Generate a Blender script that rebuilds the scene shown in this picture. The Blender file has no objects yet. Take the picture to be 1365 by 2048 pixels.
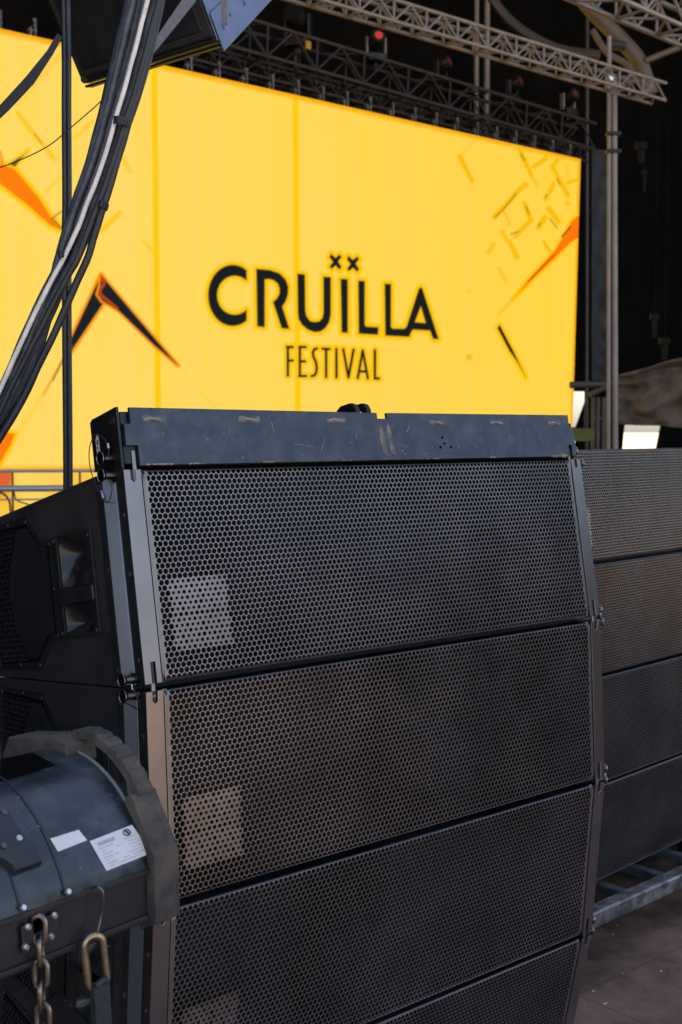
import bpy, math, random
import numpy as np
from mathutils import Vector, Matrix, geometry
from math import radians as R, sin, cos, pi
random.seed(7)
# ------------------------------------------------------------------ camera, light, exposure
F, PIT, ZC = 2500.0, 0.0653, 1.60
EXPO = 1.75
sc = bpy.context.scene
cam = bpy.data.cameras.new('camera'); camo = bpy.data.objects.new('camera', cam)
sc.collection.objects.link(camo); sc.camera = camo
camo.location = (0, 0, ZC); camo.rotation_euler = (pi/2 - PIT, 0, 0)
cam.sensor_fit = 'VERTICAL'; cam.sensor_height = 36; cam.lens = F/2048*36
cam.clip_start = .05; cam.clip_end = 3000
cam.dof.use_dof = True; cam.dof.focus_distance = 2.2; cam.dof.aperture_fstop = 9.5
cam.dof.aperture_blades = 9
sc.render.resolution_x = 682; sc.render.resolution_y = 1024
sc.view_settings.view_transform = 'Standard'; sc.view_settings.look = 'None'
sc.view_settings.exposure = EXPO; sc.view_settings.gamma = 1
# stage directions: WV runs along the stage, NV points to the audience
A0 = 0.7112
WV = Vector((cos(A0), sin(A0), 0)); NV = Vector((sin(A0), -cos(A0), 0)); ZV = Vector((0, 0, 1))
wd = bpy.data.worlds.new('World'); sc.world = wd; wd.use_nodes = True
nt = wd.node_tree; sky = nt.nodes.new('ShaderNodeTexSky'); sky.sky_type = 'NISHITA'
SUN_EL = R(48); sdir = (-NV + WV*-0.35).normalized()      # towards the sun: behind the stage
sky.sun_disc = False; sky.sun_elevation = SUN_EL; sky.sun_rotation = math.atan2(sdir.x, sdir.y)
sky.dust_density = 2.0; sky.air_density = 1.0
hs = nt.nodes.new('ShaderNodeHueSaturation'); hs.inputs['Saturation'].default_value = .78
nt.links.new(sky.outputs[0], hs.inputs['Color']); nt.links.new(hs.outputs[0], nt.nodes['Background'].inputs[0]); nt.nodes['Background'].inputs[1].default_value = .11
sl = bpy.data.lights.new('sun', 'SUN'); sl.energy = 3.5; sl.angle = R(.5); sl.color = (1, .95, .86)
so = bpy.data.objects.new('sun', sl); sc.collection.objects.link(so)
sv = Vector((sdir.x*cos(SUN_EL), sdir.y*cos(SUN_EL), sin(SUN_EL)))
so.rotation_euler = sv.to_track_quat('Z', 'Y').to_euler()

# ------------------------------------------------------------------ helpers
COL = sc.collection
cp_, sp_ = cos(PIT), sin(PIT)
def ray(px, py):
    x = (px-682.5)/F; u = -(py-1024)/F
    return Vector((x, cp_+u*sp_, -sp_+u*cp_))
CAMP = Vector((0, 0, ZC))
def P(px, py, Y):
    r = ray(px, py); return CAMP + r*(Y/r.y)
def tag(o, label=None, cat=None, group=None, kind=None):
    if label: o['label'] = label
    if cat: o['category'] = cat
    if group: o['group'] = group
    if kind: o['kind'] = kind
    return o
def empty(name, loc=(0, 0, 0), label=None, cat=None, group=None):
    o = bpy.data.objects.new(name, None); COL.objects.link(o); o.location = loc
    o.empty_display_size = .1
    return tag(o, label, cat, group)
class MB:
    def __init__(s): s.v = []; s.f = []
    def add(s, vs, fs):
        k = len(s.v); s.v += [tuple(v) for v in vs]; s.f += [tuple(i+k for i in f) for f in fs]; return s
    def obox(s, o, a, b, c):          # parallelepiped from corner o with edge vectors
        o, a, b, c = map(Vector, (o, a, b, c))
        vs = [o, o+a, o+a+b, o+b, o+c, o+a+c, o+a+b+c, o+b+c]
        fs = [(0,3,2,1),(4,5,6,7),(0,1,5,4),(1,2,6,5),(2,3,7,6),(3,0,4,7)]
        if a.cross(b).dot(c) < 0: fs = [f[::-1] for f in fs]
        return s.add(vs, fs)
    def box(s, x0, x1, y0, y1, z0, z1): return s.obox((x0,y0,z0), (x1-x0,0,0), (0,y1-y0,0), (0,0,z1-z0))
    def prism(s, pts, vec):           # planar polygon (3D pts) extruded by vec
        pts = [Vector(p) for p in pts]; vec = Vector(vec); n = len(pts)
        tris = geometry.tessellate_polygon([pts])
        nn = Vector((0,0,0))
        for i in range(n): nn += pts[i].cross(pts[(i+1) % n])
        flip = nn.dot(vec) > 0
        fs = []
        for t in tris:
            a, b, c = t; q = (pts[b]-pts[a]).cross(pts[c]-pts[a])
            if q.dot(vec) > 0: t = (a, c, b)
            fs.append(tuple(t)); fs.append(tuple(i+n for i in t[::-1]))
        for i in range(n):
            j = (i+1) % n; q = (i, j, j+n, i+n); fs.append(q if flip else q[::-1])
        return s.add(pts+[p+vec for p in pts], fs)
    def tube(s, pts, r, n=10, cap=True, closed=False):
        pts = [Vector(p) for p in pts]; m = len(pts)
        rr = r if isinstance(r, (list, tuple)) else [r]*m
        d0 = (pts[1]-pts[0]).normalized()
        ref = d0.orthogonal().normalized(); vs = []
        for i in range(m):
            if closed: d = (pts[(i+1) % m]-pts[i-1]).normalized()
            else: d = (pts[min(i+1, m-1)]-pts[max(i-1, 0)]).normalized()
            ref = (ref - d*ref.dot(d)).normalized(); b = d.cross(ref)
            for k in range(n):
                a = 2*pi*k/n; vs.append(pts[i]+(ref*cos(a)+b*sin(a))*rr[i])
        fs = []
        for i in range(m if closed else m-1):
            j = (i+1) % m
            for k in range(n):
                k2 = (k+1) % n; fs.append((i*n+k, i*n+k2, j*n+k2, j*n+k))
        if cap and not closed: fs += [tuple(range(n))[::-1], tuple((m-1)*n+k for k in range(n))]
        return s.add(vs, fs)
    def cyl(s, a, b, r, r2=None, n=16): return s.tube([a, b], [r, r if r2 is None else r2], n)
    def build(s, name, mat, parent=None, smooth=False, bevel=0):
        me = bpy.data.meshes.new(name); me.from_pydata(s.v, [], s.f); me.update()
        if smooth:
            me.polygons.foreach_set('use_smooth', [True]*len(me.polygons))
            me.set_sharp_from_angle(angle=R(38))
        o = bpy.data.objects.new(name, me); COL.objects.link(o)
        if mat: me.materials.append(mat)
        if parent: o.parent = parent
        if bevel:
            b = o.modifiers.new('bevel', 'BEVEL'); b.width = bevel; b.segments = 2; b.limit_method = 'ANGLE'; b.angle_limit = R(40)
        return o
def crom(pts, sub=8):
    pts = [Vector(p) for p in pts]; q = [pts[0]*2-pts[1]]+pts+[pts[-1]*2-pts[-2]]; out = []
    for i in range(1, len(q)-2):
        for k in range(sub):
            t = k/sub; a, b, c, d = q[i-1:i+3]
            out.append(.5*((2*b)+(c-a)*t+(2*a-5*b+4*c-d)*t*t+(3*b-a-3*c+d)*t**3))
    out.append(pts[-1]); return out

# ------------------------------------------------------------------ materials
def mat(name, col, rough=.5, metal=0., spec=.5, noise=0, scale=8, bump=0, bscale=200, col2=None, thr=(.35, .65), rvar=0, coat=0, detail=6):
    m = bpy.data.materials.new(name); m.use_nodes = True; t = m.node_tree; b = t.nodes['Principled BSDF']
    b.inputs['Base Color'].default_value = (*col, 1); b.inputs['Roughness'].default_value = rough
    b.inputs['Metallic'].default_value = metal; b.inputs['Specular IOR Level'].default_value = spec
    if coat: b.inputs['Coat Weight'].default_value = coat; b.inputs['Coat Roughness'].default_value = .2
    tc0 = t.nodes.new('ShaderNodeTexCoord'); oi = t.nodes.new('ShaderNodeObjectInfo'); cm_ = t.nodes.new('ShaderNodeCombineXYZ'); mu = t.nodes.new('ShaderNodeMath'); mu.operation = 'MULTIPLY'; mu.inputs[1].default_value = 17.
    t.links.new(oi.outputs['Random'], mu.inputs[0]); t.links.new(mu.outputs[0], cm_.inputs[0]); t.links.new(mu.outputs[0], cm_.inputs[2])
    va = t.nodes.new('ShaderNodeVectorMath'); t.links.new(tc0.outputs['Object'], va.inputs[0]); t.links.new(cm_.outputs[0], va.inputs[1])
    class tc: outputs = {'Object': va.outputs[0]}
    if noise or col2:
        n = t.nodes.new('ShaderNodeTexNoise'); n.inputs['Scale'].default_value = scale; n.inputs['Detail'].default_value = detail
        n.inputs['Roughness'].default_value = .62
        t.links.new(tc.outputs['Object'], n.inputs['Vector'])
        r = t.nodes.new('ShaderNodeValToRGB'); r.color_ramp.elements[0].position = thr[0]; r.color_ramp.elements[1].position = thr[1]
        c2 = col2 or tuple(min(1, c*(1+noise)) for c in col)
        c1 = col if col2 else tuple(c*(1-noise*.6) for c in col)
        r.color_ramp.elements[0].color = (*c1, 1); r.color_ramp.elements[1].color = (*c2, 1)
        t.links.new(n.outputs['Fac'], r.inputs['Fac']); t.links.new(r.outputs[0], b.inputs['Base Color'])
        if rvar:
            mr = t.nodes.new('ShaderNodeMapRange'); mr.inputs['From Min'].default_value = .3; mr.inputs['From Max'].default_value = .7
            mr.inputs['To Min'].default_value = rough-rvar; mr.inputs['To Max'].default_value = rough+rvar
            t.links.new(n.outputs['Fac'], mr.inputs['Value']); t.links.new(mr.outputs[0], b.inputs['Roughness'])
    if bump:
        n2 = t.nodes.new('ShaderNodeTexNoise'); n2.inputs['Scale'].default_value = bscale; n2.inputs['Detail'].default_value = 3
        t.links.new(tc.outputs['Object'], n2.inputs['Vector'])
        bp = t.nodes.new('ShaderNodeBump'); bp.inputs['Strength'].default_value = bump; bp.inputs['Distance'].default_value = .002
        t.links.new(n2.outputs['Fac'], bp.inputs['Height']); t.links.new(bp.outputs[0], b.inputs['Normal'])
    return m
def emis(name, col, s):
    m = bpy.data.materials.new(name); m.use_nodes = True; b = m.node_tree.nodes['Principled BSDF']
    b.inputs['Base Color'].default_value = (.01, .01, .01, 1); b.inputs['Emission Color'].default_value = (*col, 1)
    b.inputs['Emission Strength'].default_value = s; return m
M = {}
M['grille'] = mat('grille_coat', (.225,.20,.198), .36, .8, noise=.3, scale=5, rvar=.06, bump=.3, bscale=9)
M['flange'] = mat('flange_coat', (.225,.205,.210), .30, .85, noise=.12, scale=7, bump=.05, bscale=900)
M['cabinet'] = mat('cabinet_textured_black', (.024,.024,.025), .5, 0, .4, noise=.4, scale=10, bump=.6, bscale=700)
M['foam'] = mat('black_foam', (.004,.004,.005), .9, 0, .1, col2=(.013,.013,.018), scale=3.2, thr=(.42,.56))
M['plastic'] = mat('black_plastic', (.016,.016,.0175), .4, 0, .4, noise=.4, scale=20)
M['horn'] = mat('worn_black_plastic', (.012,.013,.015), .28, 0, .5, col2=(.10,.085,.07), scale=24, thr=(.52,.8))
M['side'] = mat('side_grille_black', (.065,.067,.075), .38, .7, noise=.3, scale=10)
M['steel'] = mat('pin_steel', (.42,.40,.37), .28, 1, noise=.2, scale=60)
M['pinbody'] = mat('pin_body_dark_steel', (.11,.105,.10), .34, 1, noise=.2, scale=60)
M['screw'] = mat('screw_black', (.12,.12,.125), .35, .8)
M['wire'] = mat('lanyard_black', (.02,.02,.02), .35)
M['ferrule'] = mat('aluminium_ferrule', (.55,.55,.57), .35, .9)
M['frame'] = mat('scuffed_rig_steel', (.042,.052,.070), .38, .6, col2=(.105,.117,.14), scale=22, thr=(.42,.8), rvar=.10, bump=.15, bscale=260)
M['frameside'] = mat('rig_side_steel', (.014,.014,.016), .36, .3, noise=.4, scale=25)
M['rust'] = mat('rusty_weld', (.13,.085,.065), .5, .5, col2=(.38,.30,.25), scale=60, bump=.6, bscale=120)
M['weld'] = mat('weld_edge', (.085,.085,.095), .35, .7, col2=(.22,.15,.12), scale=45, thr=(.45,.65), bump=.5, bscale=150)
M['white'] = mat('white_label', (.62,.63,.66), .4, noise=.08, scale=30)
M['ink'] = mat('label_ink', (.05,.05,.07), .5)
M['greyink'] = mat('label_grey_ink', (.36,.37,.40), .5)
M['cable'] = mat('cable_rubber_blue_grey', (.055,.065,.085), .5, 0, .5, col2=(.14,.155,.185), scale=30, thr=(.45,.75), bump=.6, bscale=110)
M['cable2'] = mat('cable_rubber_black', (.022,.026,.033), .45, 0, .5, noise=.4, scale=22, bump=.4, bscale=90)
M['wcable'] = mat('white_cable', (.80,.77,.73), .45, noise=.2, scale=30)
M['strapb'] = mat('black_webbing', (.018,.024,.034), .6, noise=.3, scale=60)
M['strapg'] = mat('grey_webbing', (.16,.165,.19), .6, noise=.2, scale=60)
M['hoist'] = mat('hoist_black_paint', (.008,.013,.021), .34, 0, .55, col2=(.055,.068,.085), scale=21, thr=(.47,.76), rvar=.12, bump=.1, bscale=90, coat=.35)
M['hoistside'] = mat('hoist_satin_black', (.014,.016,.022), .40, 0, .5, noise=.4, scale=12)
M['rubber'] = mat('dusty_rubber', (.045,.042,.042), .8, 0, .3, col2=(.125,.105,.088), scale=22, thr=(.4,.75), bump=.6, bscale=180)
M['chain'] = mat('oiled_chain', (.22,.20,.18), .30, 1, noise=.3, scale=40)
M['gold'] = mat('brass_zinc', (.36,.29,.20), .32, .9, noise=.25, scale=50)
M['bolt'] = mat('zinc_bolt', (.6,.6,.6), .3, .9)
M['truss'] = mat('truss_aluminium', (.23,.19,.165), .5, .45, noise=.25, scale=5)
M['btruss'] = mat('black_truss', (.035,.031,.028), .55, .2, noise=.3, scale=5)
M['pole'] = mat('tower_pole', (.25,.21,.195), .55, .3, noise=.15, scale=3)
M['dpole'] = mat('dark_pole', (.07,.06,.055), .5, .3, noise=.2, scale=3)
M['beam'] = mat('roof_arch_beam', (.11,.08,.06), .55, .3, noise=.3, scale=2)
M['drape'] = mat('black_drape', (.0035,.0035,.0035), .95, 0, .1, noise=.5, scale=1.2)
M['cloth'] = mat('grey_stage_cloth', (.035,.037,.042), .8, 0, .2, noise=.3, scale=3)
M['tarp'] = mat('brown_grey_tarp', (.115,.095,.080), .9, 0, .1, noise=.5, scale=3.5)
M['lamp'] = mat('lamp_housing', (.012,.012,.012), .4, noise=.3, scale=10)
M['green'] = mat('teal_clamp', (.006,.016,.013), .5)
M['roof'] = mat('roof_membrane_black', (.006,.006,.006), .9, 0, .1)
M['alu'] = mat('scuffed_aluminium', (.17,.165,.18), .42, .75, col2=(.60,.58,.60), scale=24, thr=(.42,.72), bump=.5, bscale=60)
M['barrier'] = mat('galvanised_rail', (.40,.42,.46), .4, .6, noise=.15, scale=12)
M['olive'] = mat('olive_banner', (.10,.10,.015), .7, noise=.3, scale=8)
M['black'] = mat('plain_black_steel', (.012,.012,.014), .45, .3, noise=.3, scale=14)
M['fblue'] = mat('flown_rail_steel', (.17,.20,.29), .4, .6, noise=.15, scale=12)
M['rail'] = mat('rigging_rail_steel', (.125,.145,.19), .34, .8, noise=.12, scale=7)
M['rungm'] = mat('dull_rung', (.14,.155,.18), .5, .6, noise=.4, scale=15)
M['dimf'] = mat('dark_housing', (.008,.0075,.007), .7, 0, .15)  # plain near-black for the small hanging fixtures
M['clampm'] = mat('clamp_steel', (.10,.095,.09), .45, .6, noise=.6, scale=9)
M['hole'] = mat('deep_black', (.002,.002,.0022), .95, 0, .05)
M['red'] = emis('red_lamp_glow', (1, .06, .04), .16)
M['dimred'] = emis('dim_red_lamp_glow', (1, .10, .07), .02)
M['glint'] = emis('white_lamp_glow', (.8, .9, 1), .25)

# ------------------------------------------------------------------ setting
def ground_mat():
    m = mat('dry_ground', (.48,.33,.21), .9, 0, .2, col2=(.62,.45,.30), scale=.6); return m
g = MB(); S = 1500
g.add([(-S,-S,-1.6),(S,-S,-1.6),(S,S,-1.6),(-S,S,-1.6)], [(0,1,2,3)])
tag(g.build('ground', ground_mat()), kind='structure')
# stage deck (local x along the stage)
dm = bpy.data.materials.new('phenolic_deck'); dm.use_nodes = True; t = dm.node_tree; b = t.nodes['Principled BSDF']
tc = t.nodes.new('ShaderNodeTexCoord'); n1 = t.nodes.new('ShaderNodeTexNoise'); n1.inputs['Scale'].default_value = 3.0; n1.inputs['Detail'].default_value = 9
n1.inputs['Roughness'].default_value = .7
t.links.new(tc.outputs['Object'], n1.inputs['Vector'])
rp = t.nodes.new('ShaderNodeValToRGB'); rp.color_ramp.elements[0].position = .36; rp.color_ramp.elements[0].color = (.080,.045,.031,1)
rp.color_ramp.elements[1].position = .68; rp.color_ramp.elements[1].color = (.40,.235,.155,1)
t.links.new(n1.outputs['Fac'], rp.inputs['Fac'])
br = t.nodes.new('ShaderNodeTexBrick'); br.inputs['Scale'].default_value = 1; br.inputs['Brick Width'].default_value = 1.0; br.inputs['Row Height'].default_value = 2.0
br.inputs['Mortar Size'].default_value = .0025; br.offset = 0; br.inputs['Color1'].default_value = (.75,.75,.78,1); br.inputs['Color2'].default_value = (1,1,1,1); br.inputs['Mortar'].default_value = (.45,.45,.45,1)
t.links.new(tc.outputs['Object'], br.inputs['Vector'])
mx = t.nodes.new('ShaderNodeMix'); mx.data_type = 'RGBA'; mx.blend_type = 'MULTIPLY'; mx.inputs[0].default_value = 1
t.links.new(rp.outputs[0], mx.inputs[6]); t.links.new(br.outputs['Color'], mx.inputs[7]); t.links.new(mx.outputs[2], b.inputs['Base Color'])
b.inputs['Roughness'].default_value = .62
bp = t.nodes.new('ShaderNodeBump'); bp.inputs['Strength'].default_value = .25; bp.inputs['Distance'].default_value = .003
t.links.new(n1.outputs['Fac'], bp.inputs['Height']); t.links.new(bp.outputs[0], b.inputs['Normal'])
JO = Vector((.671, 3.452, 0))
deck = MB(); deck.box(-16, 26, -4.6, 24, -.25, 0)
dk = deck.build('stage_deck', dm); dk.location = JO; dk.rotation_euler = (0, 0, A0); tag(dk, kind='structure')
# loose white grit
gm = MB()
for k in range(13):
    px, py = random.uniform(1160, 1365), random.uniform(1840, 2040)
    r = ray(px, py); q = CAMP+r*(-ZC/r.z); s_ = random.choice((.0012, .0018, .003))
    gm.obox(q+Vector((0,0,.0003)), (s_, s_*.3, 0), (-s_*.4, s_, 0), (0, 0, s_*.6))
for (px, py) in ((1322,1944),(1186,1984),(1209,2010),(1212,2008)):
    r = ray(px, py); q = CAMP+r*(-ZC/r.z); s_ = .006
    gm.obox(q+Vector((0,0,.0003)), (s_, s_*.3, 0), (-s_*.4, s_, 0), (0, 0, s_*.3))
tag(gm.build('debris', M['white']), 'pale grit and paper flecks scattered over the brown deck', 'debris', kind='stuff')
# roof and back drape
def st(w, n, z): return JO + WV*w + NV*n + ZV*z     # stage coordinates
rf = MB()
rf.prism([st(-22,-32,12.6), st(36,-32,12.6), st(36,-4,13.6), st(-22,-4,13.6)], (0,0,.3))
o = rf.build('stage_roof', M['roof']); tag(o, 'black membrane roof stretched over the whole stage', 'roof')

# ------------------------------------------------------------------ LED screen
Yr = 25.5
SO = P(1162, 318, Yr)
su = ray(3817, 915); su = su/math.hypot(su.x, su.y)
swn = Vector((su.y, -su.x, 0))                                # screen normal, to the audience
SH = (925-318)/F*Yr
def shit(px, py, back=0.):                                    # point of a pixel on the screen plane
    r = ray(px, py); o_ = SO - swn*back
    return CAMP + r*((o_-CAMP).dot(swn)/r.dot(swn))
screen = empty('led_screen', SO+su*-7+ZV*-SH, 'huge yellow LED wall showing the CRUÏLLA FESTIVAL logo', 'led screen')
def plin(c): return [((v/255)/12.92 if v/255 <= .04045 else ((v/255+.055)/1.055)**2.4) for v in c]
NX, NY = 1050, 520
tt = np.linspace(0, 1, NY+1)[:, None]; ss = np.linspace(0, 1, NX+1)[None, :]
sR = -tt*SH*.028
s_all = -14.2 + (sR+14.2)*ss; t_all = -SH*tt + 0*ss
o3 = np.array(SO); u3 = np.array(su)
pos = o3[None, None]+s_all[..., None]*u3+t_all[..., None]*np.array((0, 0, 1.))
rel = pos-np.array(CAMP)
dd_ = rel[..., 1]*cp_-rel[..., 2]*sp_; uu_ = rel[..., 1]*sp_+rel[..., 2]*cp_
PX = 682.5+F*rel[..., 0]/dd_; PY = 1024-F*uu_/dd_
C = np.empty(PX.shape+(3,))
base_l = np.array(plin((255, 217, 97))); base_r = np.array(plin((255, 212, 70)))
mixx = np.clip((PX-250)/800, 0, 1)[..., None]
C[:] = base_l*(1-mixx)+base_r*mixx
rng = np.random.RandomState(3)
band = np.interp(PX, np.linspace(-300, 1300, 90), rng.normal(0, .012, 90)); C[..., 2] *= 1+band*6
band2 = np.interp(PY, np.linspace(-300, 1300, 14), rng.normal(0, .02, 14)); C[..., 2] *= 1+band2*2
def sstep(a, b, x): q = np.clip((x-a)/(b-a), 0, 1); return q*q*(3-2*q)
AMB = np.array(plin((255, 199, 0))); INK = np.array(plin((22, 27, 31)))
def sdf(pts, holes=()):
    x0 = min(p[0] for p in pts)-22; x1 = max(p[0] for p in pts)+22; y0 = min(p[1] for p in pts)-22; y1 = max(p[1] for p in pts)+22
    mk = (PX > x0) & (PX < x1) & (PY > y0) & (PY < y1)
    qx, qy = PX[mk], PY[mk]; dm_ = np.full(qx.shape, 1e9); ins = np.zeros(qx.shape, bool)
    for ring in (pts,)+tuple(holes):
        n = len(ring)
        for i in range(n):
            ax, ay = ring[i]; bx, by = ring[(i+1) % n]
            ex, ey = bx-ax, by-ay; L = ex*ex+ey*ey+1e-9
            h_ = np.clip(((qx-ax)*ex+(qy-ay)*ey)/L, 0, 1)
            dm_ = np.minimum(dm_, np.hypot(qx-ax-ex*h_, qy-ay-ey*h_))
            c_ = ((ay > qy) != (by > qy)) & (qx < (bx-ax)*(qy-ay)/(by-ay+1e-9)+ax)
            ins ^= c_
    return mk, np.where(ins, -dm_, dm_)
def strokes(lines, ws):
    xs = [p[0] for l in lines for p in l]; ys = [p[1] for l in lines for p in l]
    mk = (PX > min(xs)-25) & (PX < max(xs)+25) & (PY > min(ys)-25) & (PY < max(ys)+25)
    qx, qy = PX[mk], PY[mk]; dm_ = np.full(qx.shape, 1e9)
    for l, w_ in zip(lines, ws):
        for (ax, ay), (bx, by) in zip(l[:-1], l[1:]):
            ex, ey = bx-ax, by-ay; L = ex*ex+ey*ey+1e-9
            h_ = np.clip(((qx-ax)*ex+(qy-ay)*ey)/L, 0, 1)
            dm_ = np.minimum(dm_, np.hypot(qx-ax-ex*h_, qy-ay-ey*h_)-w_/2)
    return mk, dm_
def lay(mk, d, col, halo=None, hw=5., a=1., soft=1.2):
    cc = C[mk]
    if halo is not None:
        k = (a*(1-sstep(hw*.45, hw*1.3, d)))[..., None]; cc = cc*(1-k)+halo*k
    k = (a*(1-sstep(-soft, soft, d)))[..., None]; cc = cc*(1-k)+np.array(col)*k
    C[mk] = cc
def z5(p): return [(380+x/2.625, 480+y/2.625) for x, y in p]
def z3(p): return [(x/2.73, 400+y/2.73) for x, y in p]
def z6(p): return [(900+x/3.94, 260+y/3.94) for x, y in p]
def z1(p): return [(x/1.95, y/1.95) for x, y in p]
# panel seams, edge glow
for (xa, xb) in ((308, 318), (590, 597)):
    mk, d = strokes([[(xa, 60), (xb, 930)]], [12]); lay(mk, d, plin((255, 203, 4)), soft=1.5)
edge = np.minimum(np.minimum(tt*SH+0*ss, (1-tt)*SH+0*ss), (sR-s_all)+0*tt)
k = (1-sstep(.03, .11, edge))[..., None]; C = C*(1-k)+np.array(plin((255, 176, 0)))*k
# logo letters
def ell(cx, cy, rx, ry, a0, a1, n=26): return [(cx+rx*cos(a0+(a1-a0)*i/n), cy+ry*sin(a0+(a1-a0)*i/n)) for i in range(n+1)]
ao, bo = math.acos((298-225)/128), math.acos((298-236)/93)
Cp = ell(225, 291, 128, 160, -ao, -(2*pi-ao)) + ell(236, 290, 93, 103, -(2*pi-bo), -bo)
Rp = [(350,152),(420,158),(470,175),(503,208),(517,245),(515,285),(503,322),(485,350),(522,466),(483,463),(438,327),(460,305),(472,280),(472,255),(462,228),(440,210),(415,204),(393,206),(393,457),(355,453)]
Up = [(566,177),(604,182),(606,370),(612,400),(630,425),(655,432),(680,428),(697,410),(703,380),(702,193),(740,196),(740,390),(732,430),(712,462),(685,480),(655,483),(620,470),(590,445),(572,415),(568,380)]
Ip = [(793,205),(829,206),(829,487),(798,485)]
Lp = [(885,214),(918,216),(918,445),(924,454),(938,456),(990,459),(988,497),(888,491)]
Ap = [(1024,230),(1056,232),(1056,455),(1060,463),(1070,466),(1125,467),(1138,458),(1203,258),(1212,248),(1221,257),(1306,520),(1278,518),(1262,475),(1172,470),(1163,480),(1152,508),(1027,501)]
Ah = [(1213,346),(1181,432),(1240,437)]
letters = [(z5(Cp), ()), (z5(Rp), ()), (z5(Up), ()), (z5(Ip), ()), (z5(Lp), ()), (z5(Ap), (z5(Ah),))]
cross = lambda cx, cy: z5([(cx-24,cy-40),(cx,cy-18),(cx+22,cy-36),(cx+31,cy-24),(cx+13,cy),(cx+31,cy+28),(cx+22,cy+42),(cx,cy+20),(cx-20,cy+38),(cx-30,cy+28),(cx-12,cy+2),(cx-31,cy-22)])
letters += [(cross(765,113), ()), (cross(857,124), ())]
sd = [sdf(p, h_) for p, h_ in letters]
for mk, d in sd: lay(mk, d+100, INK, None); 
for mk, d in sd: C[mk] = C[mk]*(sstep(5.5, 9.5, d))[..., None]+AMB*(1-sstep(5.5, 9.5, d))[..., None]
for mk, d in sd: lay(mk, d-.5, INK, None, soft=1.6)
fest = [[[(515,562),(515,712)],[(510,562),(540,562)],[(515,633),(540,633)]], [[(578,562),(578,714)],[(575,562),(608,562)],[(578,637),(605,637)],[(575,714),(610,714)]],
        [[(668,570),(654,574),(646,590),(650,615),(662,640),(667,670),(664,695),(654,711),(640,714)]], [[(698,571),(734,573)],[(716,573),(716,720)]], [[(770,572),(770,722)]],
        [[(806,574),(833,722)],[(860,576),(833,722)]], [[(908,580),(882,725)],[(908,580),(935,726)],[(890,690),(927,690)]], [[(972,580),(972,728)],[(972,727),(993,727)]]]
fs_ = [strokes([z5(l) for l in g_], [14/2.625]*len(g_)) for g_ in fest]
for mk, d in fs_: kk = sstep(4, 8, d)[..., None]; C[mk] = C[mk]*kk+AMB*(1-kk)
for mk, d in fs_: lay(mk, d, INK, None, soft=1.1)
# shards of the artwork
ORG, RED, DK = plin((255, 125, 5)), plin((200, 70, 20)), plin((22, 30, 38))
def poly(p, col, hw=7, a=1, soft=1.5, halo=AMB): mk, d = sdf(p); lay(mk, d, col, halo, hw, a, soft)
def line(p, w_, col, a=1, soft=2., halo=None, hw=5): mk, d = strokes([p], [w_]); lay(mk, d, col, halo, hw, a, soft)
HO = np.array(plin((255, 150, 0)))
poly(z3([(553,408),(388,760),(384,835),(570,556),(536,522),(545,480),(580,450)]), DK, 6, halo=HO)
poly(z3([(553,408),(850,760),(975,905),(840,790),(650,605),(560,550),(535,515),(548,470)]), DK, 5, halo=HO)
line(z3([(556,425),(572,455),(548,490),(548,515),(640,592)]), 5, RED, soft=2)
line(z3([(385,800),(240,1060)]), 5, plin((240,150,0)), .8, 3); line(z3([(345,870),(290,985)]), 2.5, DK, .8, 1.5)
line(z3([(240,1060),(60,1330)]), 12, AMB, .35, 5); line(z3([(975,905),(1180,1140)]), 5, AMB, .3, 4)
poly(z1([(-60,560),(0,640),(50,650),(150,770),(205,855),(250,900),(200,880),(110,800),(0,715),(-60,690)]), ORG, 9)
line(z1([(205,850),(248,900)]), 3, DK, .7); line(z1([(200,855),(240,825)]), 4, plin((200,110,0)), .8)
poly(z1([(35,640),(98,600),(110,585),(60,650)]), DK, 6, a=.85); line(z1([(0,590),(12,640)]), 6, ORG, .7)
line(z1([(70,440),(130,520),(215,620)]), 9, AMB, .9, 4); line(z1([(135,520),(165,560)]), 2, plin((150,95,0)), .8, 1.5)
line(z1([(245,205),(60,400)]), 14, plin((255,190,30)), .45, 6); line(z1([(360,475),(290,540)]), 9, AMB, .6, 4)
line(z1([(480,620),(510,670)]), 8, AMB, .8, 3); line(z1([(470,830),(395,900)]), 10, AMB, .9, 3); line(z1([(560,940),(620,1010)]), 8, AMB, .6, 3)
line(z1([(245,690),(180,745)]), 7, AMB, .5, 3)
poly([(-60,880),(0,862),(30,868),(22,890),(-5,935),(-60,960)], ORG, 8)
for a_, b_, w_, al_ in (((80,210),(175,400),8,.95),((195,90),(110,175),7,.3),((530,110),(640,350),8,.9),((640,350),(690,440),5,.6),((760,160),(755,225),7,.7),((755,228),(660,290),7,.8),
    ((850,235),(805,290),7,.8),((810,290),(930,510),8,.95),((930,415),(1010,390),6,.8),((935,410),(920,280),5,.35),((350,690),(560,460),9,1),((595,435),(596,437),10,.8),((420,620),(470,740),6,.5),
    ((590,580),(640,710),8,.9),((640,710),(520,830),8,.95),((755,545),(820,420),8,.75),((700,770),(750,690),10,.9),((780,620),(855,720),9,.9),((410,800),(450,870),7,.7),((475,890),(530,1000),9,.95),
    ((345,900),(305,965),8,.6),((740,880),(805,980),6,.9),((390,1090),(440,1190),7,.5),((152,1790),(153,1791),11,.8),((930,575),(931,577),8,.6),((150,1265),(152,1266),10,.3),((490,860),(600,760),5,.3)):
    line(z6([a_, b_]), w_+1.5, plin((250, 190, 0)), min(1, al_*1.25), 2.4)
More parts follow.
